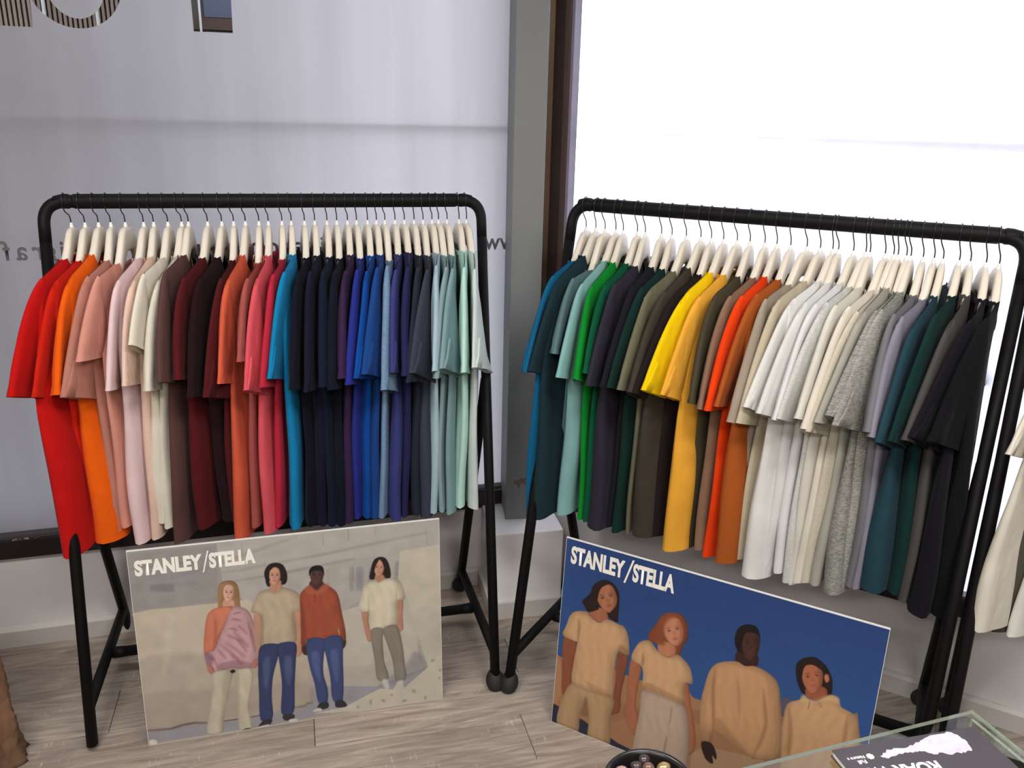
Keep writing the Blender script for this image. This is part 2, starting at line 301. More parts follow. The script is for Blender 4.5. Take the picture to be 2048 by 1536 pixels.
# ------------------------------------------------------------------ racks
M_black = mat('black_powder_coat', (12, 10, 12), .62, spec=.2, noise=.06, nscale=30, bump=.08, bscale=400)
M_rubber = mat('black_rubber_foot', (24, 23, 25), .7, noise=.05, nscale=40)
YR, ZR = .0954, 1.465; ABS = (.5790, .5680, .5750); ATS = (.6017, .5896, .5896)
RACKS = [(( -.6649, 2.3333), .2595), ((.6494, 2.1799), -.4911), ((1.701, 1.591), -.535)]
RL = ['black tubular clothes rack standing behind the pale concrete poster', 'black tubular clothes rack standing behind the blue sky poster', 'black clothes rack cut by the picture edge beyond the black t-shirts']
def build_rack(i):
    (x, y), th = RACKS[i]; AT = ATS[i]; AB = ABS[i]
    t = thing('clothes_rack', RL[i], 'clothes rack', (x, y, 0), th, 'black clothes racks')
    # rail with rounded corners; its top cover stops short of the corners, leaving small notches
    r = .062; P = []; ra = []; rb = []
    legd = {s: (Vector((s * AB, -.295, 0)) - Vector((s * AT, YR, ZR))).normalized() for s in (-1, 1)}
    for s in (-1, 1):
        arc = []
        c0 = Vector((s * AT, YR, ZR)); a = c0 - Vector((s * r, 0, 0)); b_ = c0 + legd[s] * r
        arc.append((c0 + legd[s] * (r + .05), .0150, .0195))
        for k in range(9):
            u = k / 8; p = b_ * (1 - u) ** 2 + c0 * 2 * u * (1 - u) + a * u * u; arc.append((p, .0150 + .0025 * u, .0195))
        if s == 1: arc = arc[::-1]
        for p, q, w_ in arc: P.append(p); ra.append(q); rb.append(w_)
    V, F = tube(P, ra, rb, (0, 1, 0), 16); new_mesh('rail', V, F, M_black, t, True)
    V, F = tube([(-.527, YR, ZR), (-.522, YR, ZR), (.522, YR, ZR), (.527, YR, ZR)], [.0178, .0200, .0200, .0178], [.0190, .0203, .0203, .0190], (0, 1, 0), 18); new_mesh('rail_cover', V, F, M_black, t, True)
    for s in (-1, 1):
        V, F = tube([(s * .533, YR, ZR), (s * .538, YR, ZR), (s * .552, YR, ZR), (s * .572, YR, ZR - .002)], [.0178, .0200, .0192, .0165], [.0190, .0203, .0198, .0190], (0, 1, 0), 16); new_mesh('corner_cover', V, F, M_black, t, True)
        def fp(z): q = z / ZR; return Vector((s * (AB + (AT - AB) * q), -.295 + (YR + .295) * q, z))
        def bpz(z): q = z / .95; f = fp(.95); return Vector((s * AB, .295, 0)).lerp(f, q)
        for nm, top, bot in (('leg', fp(ZR - .1), fp(.012)), ('leg', bpz(.935), bpz(.012))):
            V, F = tube([bot, bot.lerp(top, .5), top], .0150, .0195, (0, 1, 0), 14); new_mesh(nm, V, F, M_black, t, True)
        V, F = tube([fp(.115), bpz(.098)], .0150, .0165, (0, 0, 1), 12); new_mesh('brace', V, F, M_black, t, True)
        for q, has in ((fp(0), not (i == 0 and s == -1)), (bpz(0), not (i == 0 and s == -1))):
            if not has: continue
            prof = [(.0, .0), (.015, .0005), (.024, .007), (.0285, .018), (.0290, .028), (.0262, .040), (.0205, .050), (.0165, .055)]
            rings = [[(q.x + a * math.cos(2 * PI * k / 18), q.y + a * math.sin(2 * PI * k / 18) + (YR + .295) / ZR * z * (1 if q.y < 0 else -1.2), z) for k in range(18)] for a, z in prof[1:]]
            V, F = loft(rings); new_mesh('rubber_foot', V, F, M_rubber, t, True)
    V, F = tube([(-AB, .01, .1), (AB, .01, .1)], .0160, .0160, (0, 1, 0), 12); new_mesh('crossbar', V, F, M_black, t, True)
    for s in (-1, 1):
        V, F = tube([(s * (AB - .012), .01, .1), (s * (AB - .05), .01, .1)], [.0185, .0160], [.0180, .0160], (0, 1, 0), 12); new_mesh('weld_collar', V, F, M_black, t, True)
    return t
for i in range(3): build_rack(i)

# ------------------------------------------------------------------ hangers and t-shirts
def shirt_mat(name, col, heather):
    m = bpy.data.materials.new(name); m.use_nodes = True; nt = m.node_tree; b = nt.nodes['Principled BSDF']; N = nt.nodes.new; L = nt.links.new
    base = rgb(col, .82 * (.62 if max(col) < 66 else .78 if max(col) < 105 else 1.0)); b.inputs['Roughness'].default_value = .9; b.inputs['Specular IOR Level'].default_value = .10
    b.inputs['Sheen Weight'].default_value = .03; b.inputs['Sheen Roughness'].default_value = .5
    tc = N('ShaderNodeTexCoord'); n = N('ShaderNodeTexNoise'); r = N('ShaderNodeMapRange'); v = N('ShaderNodeVectorMath'); v.operation = 'SCALE'; v.inputs[0].default_value = base[:3]
    mp = N('ShaderNodeMapping'); L(tc.outputs['Object'], mp.inputs[0]); L(mp.outputs[0], n.inputs[0])
    if heather: mp.inputs['Scale'].default_value = (60, 60, 260); n.inputs['Scale'].default_value = 1.6; n.inputs['Detail'].default_value = 3; r.inputs[3].default_value = 1 - heather; r.inputs[4].default_value = 1 + heather
    else: n.inputs['Scale'].default_value = 9; r.inputs[3].default_value = .94; r.inputs[4].default_value = 1.05
    r.inputs[1].default_value = .36; r.inputs[2].default_value = .64
    L(n.outputs[0], r.inputs[0]); L(r.outputs[0], v.inputs['Scale']); L(v.outputs[0], b.inputs['Base Color'])
    n2 = N('ShaderNodeTexNoise'); n2.inputs['Scale'].default_value = 520; L(tc.outputs['Object'], n2.inputs[0])
    bp = N('ShaderNodeBump'); bp.inputs['Strength'].default_value = .25; bp.inputs['Distance'].default_value = .0006; L(n2.outputs[0], bp.inputs['Height'])
    mp3 = N('ShaderNodeMapping'); mp3.inputs['Scale'].default_value = (14, 14, 4.5); n3 = N('ShaderNodeTexNoise'); n3.inputs['Scale'].default_value = 1; n3.inputs['Detail'].default_value = 2.5; n3.inputs['Distortion'].default_value = .6
    L(tc.outputs['Object'], mp3.inputs[0]); L(mp3.outputs[0], n3.inputs[0]); b3 = N('ShaderNodeBump'); b3.inputs['Strength'].default_value = .55; b3.inputs['Distance'].default_value = .011
    L(n3.outputs[0], b3.inputs['Height']); L(bp.outputs[0], b3.inputs['Normal']); L(b3.outputs[0], b.inputs['Normal'])
    return m
M_hang = mat('cream_hanger_plastic', (214, 206, 192), .38, noise=.02, nscale=20, k=1.0)
M_ferr = mat('white_ferrule', (232, 230, 228), .35, noise=.01)
M_wire = mat('dark_chrome_wire', (58, 56, 60), .3, metal=.8, noise=.05, nscale=50)
def sm(t): t = min(1, max(0, t)); return t * t * (3 - 2 * t)

def curve_coeff(dc, ds):
    yc, ys = .085, .215; dc += .004; ds += .011
    k2 = (dc / -yc - ds / -ys) / (-yc + ys); k2 = max(-1.0, min(.15, k2)); k1 = (ds - k2 * ys * ys) / -ys
    return k1, k2
def make_hanger(rack, u0, row, zn, label, group):
    _, dc, ds, dh, di, db, zc, zs, zh, zi, zb, hk = row
    (x, y), th = RACKS[rack]; ct, st = math.cos(th), math.sin(th)
    t = thing('clothes_hanger', label, 'hanger', (x + ct * u0 - st * YR, y + st * u0 + ct * YR, ZR), th, group)
    k1, k2 = curve_coeff(dc, ds); zc_, zs_, n0 = zc - ZR, zs - ZR, zn - ZR
    rings = []
    ys = [-.186, -.183, -.175, -.16, -.14, -.12, -.105, -.09, -.075, -.06, -.047, -.035, -.024, -.014, -.005]; ys = ys + [-v for v in ys[::-1]]
    for yy in ys:
        a = abs(yy)
        ztop = n0 - (n0 - zc_ + .004) * sm((a - .018) / .074) if a < .085 else None
        if ztop is None:
            q = (a - .085) / .12; ztop = zc_ - .010 + (zs_ - .006 - zc_) * q
        hgt = .066 if a < .03 else (.066 - .036 * sm((a - .03) / .07))
        if a > .18: hgt *= .6 if a < .184 else .3
        wd = (.0090 + .0008 * sm(a / .08) - .0055 * sm((a - .084) / .016)) * (1 if a < .18 else (.7 if a < .184 else .3))
        xc = k1 * yy + k2 * yy * yy; zm = ztop - hgt / 2; R = []
        for k in range(14):
            an = 2 * PI * k / 14; cx_, sx_ = math.cos(an), math.sin(an)
            R.append((xc + wd * math.copysign(abs(cx_) ** .6, cx_), yy, zm + hgt / 2 * math.copysign(abs(sx_) ** .55, sx_)))
        rings.append(R)
    V, F = loft(rings); new_mesh('hanger_body', V, F, M_hang, t, True)
    V, F = loft([[(a * math.cos(2 * PI * k / 10), a * math.sin(2 * PI * k / 10), n0 + z) for k in range(10)] for a, z in ((.0062, -.006), (.0055, .004), (.0040, .0075), (.0032, .0125))]); new_mesh('ferrule', V, F, M_ferr, t, True)
    R = .0222; P = [(0, 0, n0 + .008), (0, -.001, n0 + .022), (hk * .1, -.003, n0 + .032), (hk * .7, -.016, -.026), (hk, -.0205, -.012)]
    for k in range(9): an = math.radians(190 - 200 * k / 8); P.append((hk, R * math.cos(an), R * math.sin(an)))
    P.append((hk, R + .001, -.014))
    V, F = tube(P, .0016, .0016, (1, 0, .01), 7); new_mesh('hook', V, F, M_wire, t, True)
    return t
def make_shirt(rack, u0, row, m, label, group, seed, bw, fwd=0.0):
    rd = random.Random(seed); _, dc, ds, dh, di, db, zc, zs, zh, zi, zb, hk = row
    (x, y), th = RACKS[rack]; ct, st = math.cos(th), math.sin(th)
    t = thing('t_shirt', label, 't-shirt', (x + ct * u0 - st * YR, y + st * u0 + ct * YR, ZR), th, group)
    k1, k2 = curve_coeff(dc, ds); X = lambda yy: k1 * yy + k2 * yy * yy
    zc -= ZR; zs -= ZR; zh -= ZR; zi -= ZR; zb -= ZR
    NC, NR_ = 28, 30; p1, p2, p3, p4 = [rd.uniform(0, 6.28) for _ in range(4)]; f1 = rd.uniform(1.1, 1.9); f2 = rd.uniform(2.3, 3.4); A1 = rd.uniform(.004, .010); A2 = rd.uniform(.0015, .0035)
    sv = [math.sin(PI / 2 * (-1 + 2 * i / NC)) * .45 + (-1 + 2 * i / NC) * .55 for i in range(NC + 1)]
    rings = []
    def centre(s, tt, yy):
        xb = -s * db if s < 0 else -s * db * .45
        return X(yy) * (1 - sm(tt)) + xb * sm(tt)
    def col(s, side):
        yt = s * .205; a = abs(yt)
        if a < .085: q = 1 - (a / .085) ** 2; zt = zc - (.075 if side > 0 else .012) * q ** .8
        else: q = (a - .085) / .12; zt = zc + .005 + (zs + .004 - zc) * (q ** 1.05) - (.014 * max(0, q - .8) / .2)
        zbot = zb + .010 * (s + 1) + .004 * math.sin(3 * s + p3)
        out = []
        for j in range(NR_ + 1):
            v = (j / NR_) ** 1.25; z = zt + (zbot - zt) * v; tt = min(1, max(0, (zs - z) / (zs - zb)))
            wy = .205 - .010 * sm(tt * 1.15) + .004 * math.sin(7 * tt + p4)
            yy = s * (wy + (fwd * sm(tt * 2.2) if s < 0 else 0))
            edge = max(0.0, 1 - abs(s) ** 7) ** .5
            B = .0085 + .0035 * sm(tt * 4) + (bw - .012) * sm((tt - .22) / .6)
            if a < .092: B = max(B, .0112 * (1 - sm(v / .2)) + B * sm(v / .2))
            else: B = max(B, .0092) * (.12 + .88 * sm(v / .05 + .02) ** .5)
            xc = centre(s, tt, yy) + A1 * sm(tt * 1.6) * math.sin(6.28 * f1 * s + p1 + 1.3 * tt) * (1 - .35 * abs(s)) + A2 * sm(tt * 2) * math.sin(6.28 * f2 * s + p2 - 2 * tt)
            xc += .0035 * math.sin(9 * tt + p3) * sm(tt)
            out.append((xc + side * B * edge * (1 + .12 * math.sin(5 * s + 6 * tt + p2)), yy, z))
        return out
    cols = [col(s, 1) for s in sv] + [col(s, -1) for s in sv[::-1][1:-1]]
    n = len(cols); V = [cols[i][j] for j in range(NR_ + 1) for i in range(n)]
    F = [(j * n + i, j * n + (i + 1) % n, (j + 1) * n + (i + 1) % n, (j + 1) * n + i) for j in range(NR_) for i in range(n)]
    # folded hem: a short inner turn-up
    base = len(V); last = NR_ * n; cxm = [(V[last + i][0] + V[last + (n - i) % n][0]) / 2 for i in range(n)]
    V += [V[last + i] for i in range(n)]; last2 = base; base += n
    V += [(cxm[i] + (V[last + i][0] - cxm[i]) * .78, V[last + i][1] * .985, V[last + i][2] + .02) for i in range(n)]
    F += [(last2 + i, last2 + (i + 1) % n, base + (i + 1) % n, base + i) for i in range(n)]
    new_mesh('shirt_body', V, F, m, t, True)
    # sleeves
    for sd in (-1, 1):
        if sd < 0: O1 = Vector((dh + .009, -.292, zh)); I1 = Vector((di + .002, -.155, zi)); wob = rd.uniform(-.004, .004)
        else: O1 = Vector((-dh * .35, .285, zs - .26 + rd.uniform(-.02, .02))); I1 = Vector((-di * .3, .16, zs - .31)); wob = 0
        O0 = Vector((X(sd * .186), sd * .186, zs + .015)); Om = Vector((X(sd * .220) * .85 + O1.x * .15, sd * .229, zs - .016))
        I0 = Vector((X(sd * .165) * .7 + (db * .3 if sd < 0 else 0), sd * .160, zs - .185)); Im = I0.lerp(I1, .5) + Vector((0, sd * .012, 0))
        NK, NP = 15, 22; rings = []; th0 = rd.uniform(.0115, .0145); th1 = rd.uniform(.011, .017)
        for k in range(NK + 1):
            u = k / NK; Op = O0 * (1 - u) ** 2 + Om * 2 * u * (1 - u) + O1 * u * u; Ip = I0 * (1 - u) ** 2 + Im * 2 * u * (1 - u) + I1 * u * u
            c = (Op + Ip) / 2; h = (Op - Ip) / 2; hn = h.normalized(); N_ = Vector((1, 0, 0)); N_ = (N_ - hn * N_.dot(hn)).normalized()
            thk = (.0098 + (th0 - .0098) * sm(u * 3)) * (1 - sm(u)) + th1 * sm(u)
            if k == NK - 1: thk -= .0018
            elif k == NK: thk += .0010
            R = []
            for q in range(NP):
                an = 2 * PI * q / NP; ca, sa = math.cos(an), math.sin(an)
                e = math.copysign(abs(sa) ** .75, sa)
                w_ = .0042 * sm(u * 1.5) * math.sin(2.2 * ca + p1 + 2.0 * u) + .0025 * math.sin(5 * ca + p2 + 3 * u) * sm(u * 2) * (1 - ca * ca)
                pt = c + h * (math.copysign(abs(ca) ** .9, ca)) + N_ * (thk * e + w_ + wob * u)
                R.append(pt)
            rings.append(R)
        V, F = loft(rings, True, False); n0 = len(V)
        inner = []
        for rr, k_ in ((rings[-1], 1.0), (rings[-1], .93), (rings[-2], .86), (rings[-4], .80)):
            cc = sum(rr, Vector()) / NP; inner.append([Vector((cc.x + (p_.x - cc.x) * (k_ ** 3), cc.y + (p_.y - cc.y) * (.5 + .5 * k_), cc.z + (p_.z - cc.z) * (.5 + .5 * k_))) for p_ in rr])
        V2, F2 = loft(inner, True, False); V += V2; F += [tuple(i + n0 for i in f) for f in F2]
        new_mesh('sleeve', V, F, m, t, True)
    # rib collar standing just proud of the neckline
    ring = []
    for q in range(28):
        an = 2 * PI * q / 28; yy = .088 * math.cos(an); sgn = 1 if math.sin(an) >= 0 else -1; qq = max(0, 1 - (yy / .088) ** 2)
        ring.append(Vector((X(yy) + sgn * .0125 * qq ** .35, yy, zc - (.075 if sgn > 0 else .012) * qq ** .8)))
    rings = []
    for oz, sc_ in ((-.011, 1.12), (-.002, 1.15), (.005, 1.05), (.006, .9), (-.004, .86)):
        rings.append([Vector((X(p_.y) + (p_.x - X(p_.y)) * sc_ + (.0006 if p_.x > X(p_.y) else -.0006), p_.y * (1 + (sc_ - 1) * .25), p_.z + oz * (.35 + .65 * max(0, 1 - (p_.y / .088) ** 2)) - .001)) for p_ in ring])
    V, F = loft(rings, True, False); new_mesh('collar', V, F, m, t, True)
    return t
# hook position, then offsets along the rail and heights of collar, shoulder, sleeve hem, body hem (mm), measured shirt by shirt
T1=[(-538,-15,-69,-134,-105,-59,1322,1277,1014,963,531,-11),
 (-504,-16,-67,-123,-100,-64,1317,1272,1009,956,531,-8),
 (-470,-4,-69,-99,-106,-54,1333,1275,1012,962,539,-8),
 (-439,-11,-58,-121,-43,-46,1316,1280,1005,947,566,-6),
 (-402,-23,-68,-102,-70,-64,1306,1280,1096,1073,573,-5),
 (-355,-12,-72,-97,-82,-83,1322,1268,1015,982,521,-5),
 (-329,-5,-60,-77,-54,-64,1325,1267,1026,989,530,-7),
 (-292,-15,-73,-93,-60,-82,1321,1283,1135,1056,572,-9),
 (-256,-17,-73,-99,-90,-96,1326,1265,1009,969,559,-11),
 (-238,-16,-73,-86,-54,-94,1327,1288,1031,983,510,-7),
 (-187,-15,-81,-87,-75,-74,1319,1270,1035,993,542,-7),
 (-149,-10,-78,-101,-78,-46,1320,1269,985,947,559,-7),
 (-117,-11,-54,-99,-28,-59,1311,1267,983,926,554,-8),
 (-85,-4,-69,-100,-52,-68,1325,1264,1018,975,502,-8),
 (-48,-12,-55,-79,-39,-73,1302,1265,1076,1042,535,-6),
 (-22,-5,-55,-85,-30,-63,1323,1265,997,928,514,-7),
 (16,-8,-52,-87,-59,-62,1311,1274,1002,958,535,-6),
 (42,-2,-48,-97,-43,-44,1324,1280,1025,978,525,-7),
 (79,-6,-48,-76,-43,-33,1314,1275,990,945,525,-6),
 (108,-2,-45,-72,-13,-26,1320,1281,981,957,519,-4),
 (143,-6,-47,-57,-19,-31,1315,1280,992,952,518,-5),
 (171,-5,-44,-59,-26,-33,1310,1277,983,946,518,-4),
 (202,-3,-44,-64,-24,-42,1320,1279,1014,971,521,-8),
 (228,-2,-37,-68,-39,-42,1309,1282,995,959,530,-5),
 (260,-4,-43,-88,-18,-49,1317,1277,1013,961,533,-4),
 (286,-3,-39,-82,-3,-52,1318,1288,1024,954,525,-6),
 (311,-1,-36,-56,0,-48,1300,1291,975,916,531,-10),
 (341,-2,-44,-64,-6,-44,1319,1279,1024,974,518,-7),
 (369,-1,-38,-55,-5,-39,1324,1286,1012,972,524,-8),
 (398,-3,-38,-72,-18,-33,1315,1285,992,956,520,-6),
 (425,-3,-38,-90,10,-29,1314,1277,1021,929,513,-8),
 (452,-1,-39,-60,-5,-28,1321,1288,1022,967,531,-10),
 (472,5,-29,-68,-10,-27,1313,1283,999,967,525,-9),
 (498,0,-38,-85,18,-34,1314,1279,1028,951,515,-10),
 (535,-7,-40,-53,-1,-32,1326,1281,1013,963,537,-7),
 (558,-2,-33,-50,50,-7,1324,1275,1026,963,520,-7)]
T2=[(-548,-7,-32,-54,-106,-55,1308,1265,1015,967,525,-6),
 (-517,5,-42,-71,-56,-54,1327,1264,1020,965,533,0),
 (-487,-23,-26,-22,-60,-56,1286,1265,1082,1044,546,-7),
 (-453,-5,-39,-48,-54,-51,1319,1252,1015,973,544,-1),
 (-430,4,-32,-17,-44,-12,1317,1249,1019,962,538,-3),
 (-386,2,-36,-29,-58,-38,1318,1258,1041,1003,539,-5),
 (-362,-1,-29,-41,-57,-25,1313,1265,1007,966,527,-5),
 (-313,-2,-24,-50,-47,-30,1315,1265,1010,964,539,-5),
 (-282,1,-32,-54,-66,-42,1313,1263,1012,966,530,-6),
 (-240,-7,-55,-75,-90,-41,1310,1256,1011,966,535,-6),
 (-198,-6,-54,-88,-73,-55,1324,1257,1011,942,538,-6),
 (-168,-5,-51,-101,-95,-38,1309,1259,1010,943,543,-7),
 (-134,-8,-57,-113,-64,-40,1318,1262,1023,960,527,-6),
 (-96,-15,-61,-105,-47,-54,1316,1256,1019,959,525,-10),
 (-61,-8,-53,-54,-51,-58,1315,1267,1010,961,526,-6),
 (-21,-11,-57,-62,-74,-59,1316,1268,998,950,537,-6),
 (11,-8,-59,-82,-55,-56,1322,1272,997,974,526,-5),
 (47,-13,-57,-93,-79,-50,1318,1280,1013,980,532,-5),
 (89,-29,-73,-96,-62,-72,1307,1271,978,934,535,-9),
 (123,-22,-80,-110,-88,-86,1322,1273,980,935,539,-7),
 (154,-13,-74,-132,-70,-78,1326,1280,1026,956,506,-5),
 (168,-10,-59,-106,-77,-58,1324,1274,1016,960,519,-11),
 (205,-13,-74,-105,-101,-65,1328,1273,1006,960,531,-6),
 (235,-25,-75,-126,-102,-69,1319,1280,1011,958,509,-4),
 (245,-11,-66,-92,-89,-59,1320,1276,1020,971,509,-5),
 (281,-19,-70,-112,-69,-76,1317,1277,997,931,522,-7),
 (301,-21,-69,-115,-76,-76,1310,1267,992,941,524,-9),
 (311,-15,-64,-116,-80,-64,1327,1269,1019,979,531,-6),
 (331,-13,-58,-112,-10,-38,1314,1275,1042,953,515,-11),
 (341,-14,-55,-105,-13,-27,1320,1279,1020,966,525,-11),
 (369,-8,-56,-54,-34,-36,1316,1272,1018,965,550,-10),
 (394,-14,-64,-68,-44,-42,1308,1268,1007,958,551,-9),
 (414,-4,-50,-77,-20,-23,1320,1262,997,934,554,-13),
 (450,-4,-49,-83,-49,-11,1324,1282,1006,942,561,-8),
 (474,0,-34,-80,-41,-1,1331,1274,1015,956,550,-10),
 (508,2,-31,-106,-9,2,1325,1279,1025,944,522,-9),
 (536,2,-29,-87,-13,16,1321,1287,1023,962,524,-11)]
T3=[(-492,-6,-40,-96,-60,-66,1312,1270,1024,975,548,-9),
 (-456,-6,-45,-82,-60,-64,1312,1270,1015,965,532,-9),
 (-422,-6,-45,-88,-56,-60,1312,1270,1015,965,530,-9),
 (-384,-6,-45,-88,-56,-58,1312,1270,1015,965,540,-9)]
C1 = [('scarlet red', (196, 20, 18), 0, .036), ('tomato red', (205, 34, 16), 0, .018), ('bright orange', (240, 98, 14), 0, .042), ('dusty rose', (186, 126, 112), 0, .022), ('salmon pink', (214, 148, 132), 0, .018),
 ('pale pink', (230, 202, 205), 0, .028), ('blush peach', (230, 198, 180), 0, .022), ('ivory', (228, 220, 204), 0, .030), ('off cream', (220, 214, 198), 0, .016), ('mauve brown', (104, 72, 70), 0, .020),
 ('burgundy', (98, 28, 34), 0, .026), ('black plum', (48, 24, 30), 0, .024), ('deep wine', (92, 28, 32), 0, .018), ('coral orange', (214, 94, 66), 0, .023), ('rosewood', (166, 84, 78), 0, .016),
 ('coral pink', (224, 90, 102), 0, .023), ('crimson', (188, 42, 66), 0, .016), ('azure blue', (20, 132, 186), 0, .022), ('black navy', (27, 27, 46), 0, .020), ('dark indigo', (35, 32, 60), 0, .022),
 ('teal navy', (26, 40, 64), 0, .018), ('ink navy', (25, 31, 52), 0, .018), ('dark plum', (66, 42, 82), 0, .018), ('ultramarine', (40, 50, 140), 0, .014), ('royal blue', (14, 74, 158), 0, .018),
 ('cobalt blue', (28, 70, 138), 0, .022), ('denim blue', (118, 148, 180), .12, .016), ('violet blue', (60, 64, 126), 0, .022), ('dark violet blue', (46, 46, 98), 0, .016), ('blue charcoal', (44, 52, 68), 0, .018),
 ('grey denim', (70, 74, 92), .08, .024), ('sky blue', (168, 194, 208), 0, .018), ('grey sage', (138, 164, 168), 0, .014), ('sage teal', (128, 160, 166), 0, .018), ('mint green', (186, 228, 214), 0, .020), ('misty grey', (206, 218, 218), 0, .018)]
C2 = [('ocean blue', (18, 96, 138), 0, .013), ('dark slate', (34, 58, 68), .10, .032), ('slate grey green', (92, 120, 124), 0, .010), ('aqua', (134, 180, 180), 0, .028), ('kelly green', (12, 138, 44), 0, .016),
 ('emerald green', (10, 98, 66), 0, .016), ('purple ink', (56, 53, 68), 0, .036), ('blue black', (38, 38, 50), 0, .014), ('bottle green', (26, 62, 55), 0, .020), ('khaki', (112, 110, 88), 0, .013),
 ('dark cocoa', (76, 69, 60), 0, .036), ('espresso', (48, 38, 38), 0, .018), ('lemon yellow', (250, 214, 8), 0, .014), ('amber yellow', (246, 178, 62), 0, .034), ('dark olive', (86, 77, 58), 0, .013),
 ('tan brown', (140, 108, 88), 0, .020), ('vermilion', (240, 68, 14), 0, .016), ('rust brown', (176, 90, 36), 0, .038), ('taupe', (166, 152, 136), 0, .014), ('sand beige', (198, 186, 162), .04, .013),
 ('bright white', (232, 232, 228), 0, .036), ('soft white', (228, 228, 226), 0, .020), ('cool white', (230, 230, 231), 0, .020), ('pale heather', (208, 208, 204), .10, .020), ('chalk', (222, 218, 208), 0, .020),
 ('cream', (230, 222, 208), 0, .020), ('oatmeal', (206, 198, 180), .06, .018), ('stone grey', (172, 170, 160), 0, .020), ('heather grey', (150, 150, 144), .34, .028), ('marled grey', (156, 156, 150), .30, .018),
 ('mid grey', (120, 118, 124), 0, .020), ('lavender grey', (138, 136, 152), 0, .018), ('petrol blue', (42, 76, 90), 0, .034), ('forest green', (25, 64, 62), 0, .022), ('charcoal', (88, 84, 84), 0, .018),
 ('violet black', (32, 30, 40), 0, .028), ('jet black', (25, 24, 30), 0, .026)]
C3 = [('pale ecru', (226, 220, 206), 0, .028), ('olive grey', (92, 88, 78), 0, .026), ('milk white', (228, 226, 220), 0, .022), ('ash grey', (150, 150, 150), 0, .022)]
FWD = {(0, 0): .07, (0, 2): .015, (0, 5): .012, (0, 13): .015, (0, 15): .012, (0, 17): .010, (0, 27): .010,
       (1, 0): .045, (1, 1): .050, (1, 2): -.03, (1, 3): .01, (1, 6): .018, (1, 7): -.015, (1, 10): .018, (1, 11): -.01, (1, 12): -.035, (1, 13): .022, (1, 14): -.01, (1, 17): .022, (1, 18): -.02, (1, 19): -.01,
       (1, 20): .022, (1, 28): .012, (1, 32): .015, (1, 35): .015, (2, 0): .06}   # how far each lower edge bulges into the room
def fill(rack, T_, C_, zn, where, gshirt, ghang):
    for i, (row, (nm, col, he, bw)) in enumerate(zip(T_, C_)):
        r = [v / 1000 for v in row]
        make_hanger(rack, r[0], r, zn, 'cream plastic hanger holding the %s t-shirt %s' % (nm, where), ghang)
        prev = C_[i - 1][0] if i else None; nxt = C_[i + 1][0] if i + 1 < len(C_) else None
        if rack < 2: lab = '%s t-shirt hanging %s' % (nm, 'at the rack end, before the ' + nxt + ' one' if not prev else 'last, after the ' + prev + ' one' if not nxt else 'between the ' + prev + ' and ' + nxt + ' ones')
        else: lab = '%s t-shirt hanging on the cut off rack %s' % (nm, 'beside its leg' if not prev else 'behind the ' + prev + ' one')
        make_shirt(rack, r[0], r, shirt_mat(nm.replace(' ', '_') + '_jersey', col, he), lab, gshirt, i * 7 + rack * 1000 + 3, bw, FWD.get((rack, i), 0.0))
fill(0, T1, C1, 1.396, 'above the pale poster', 't-shirts on the rack behind the pale poster', 'hangers on the rack behind the pale poster')
fill(1, T2, C2, 1.387, 'above the blue poster', 't-shirts on the rack behind the blue poster', 'hangers on the rack behind the blue poster')
fill(2, T3, C3, 1.388, 'on the cut off rack', 't-shirts on the cut off rack', 'hangers on the cut off rack')

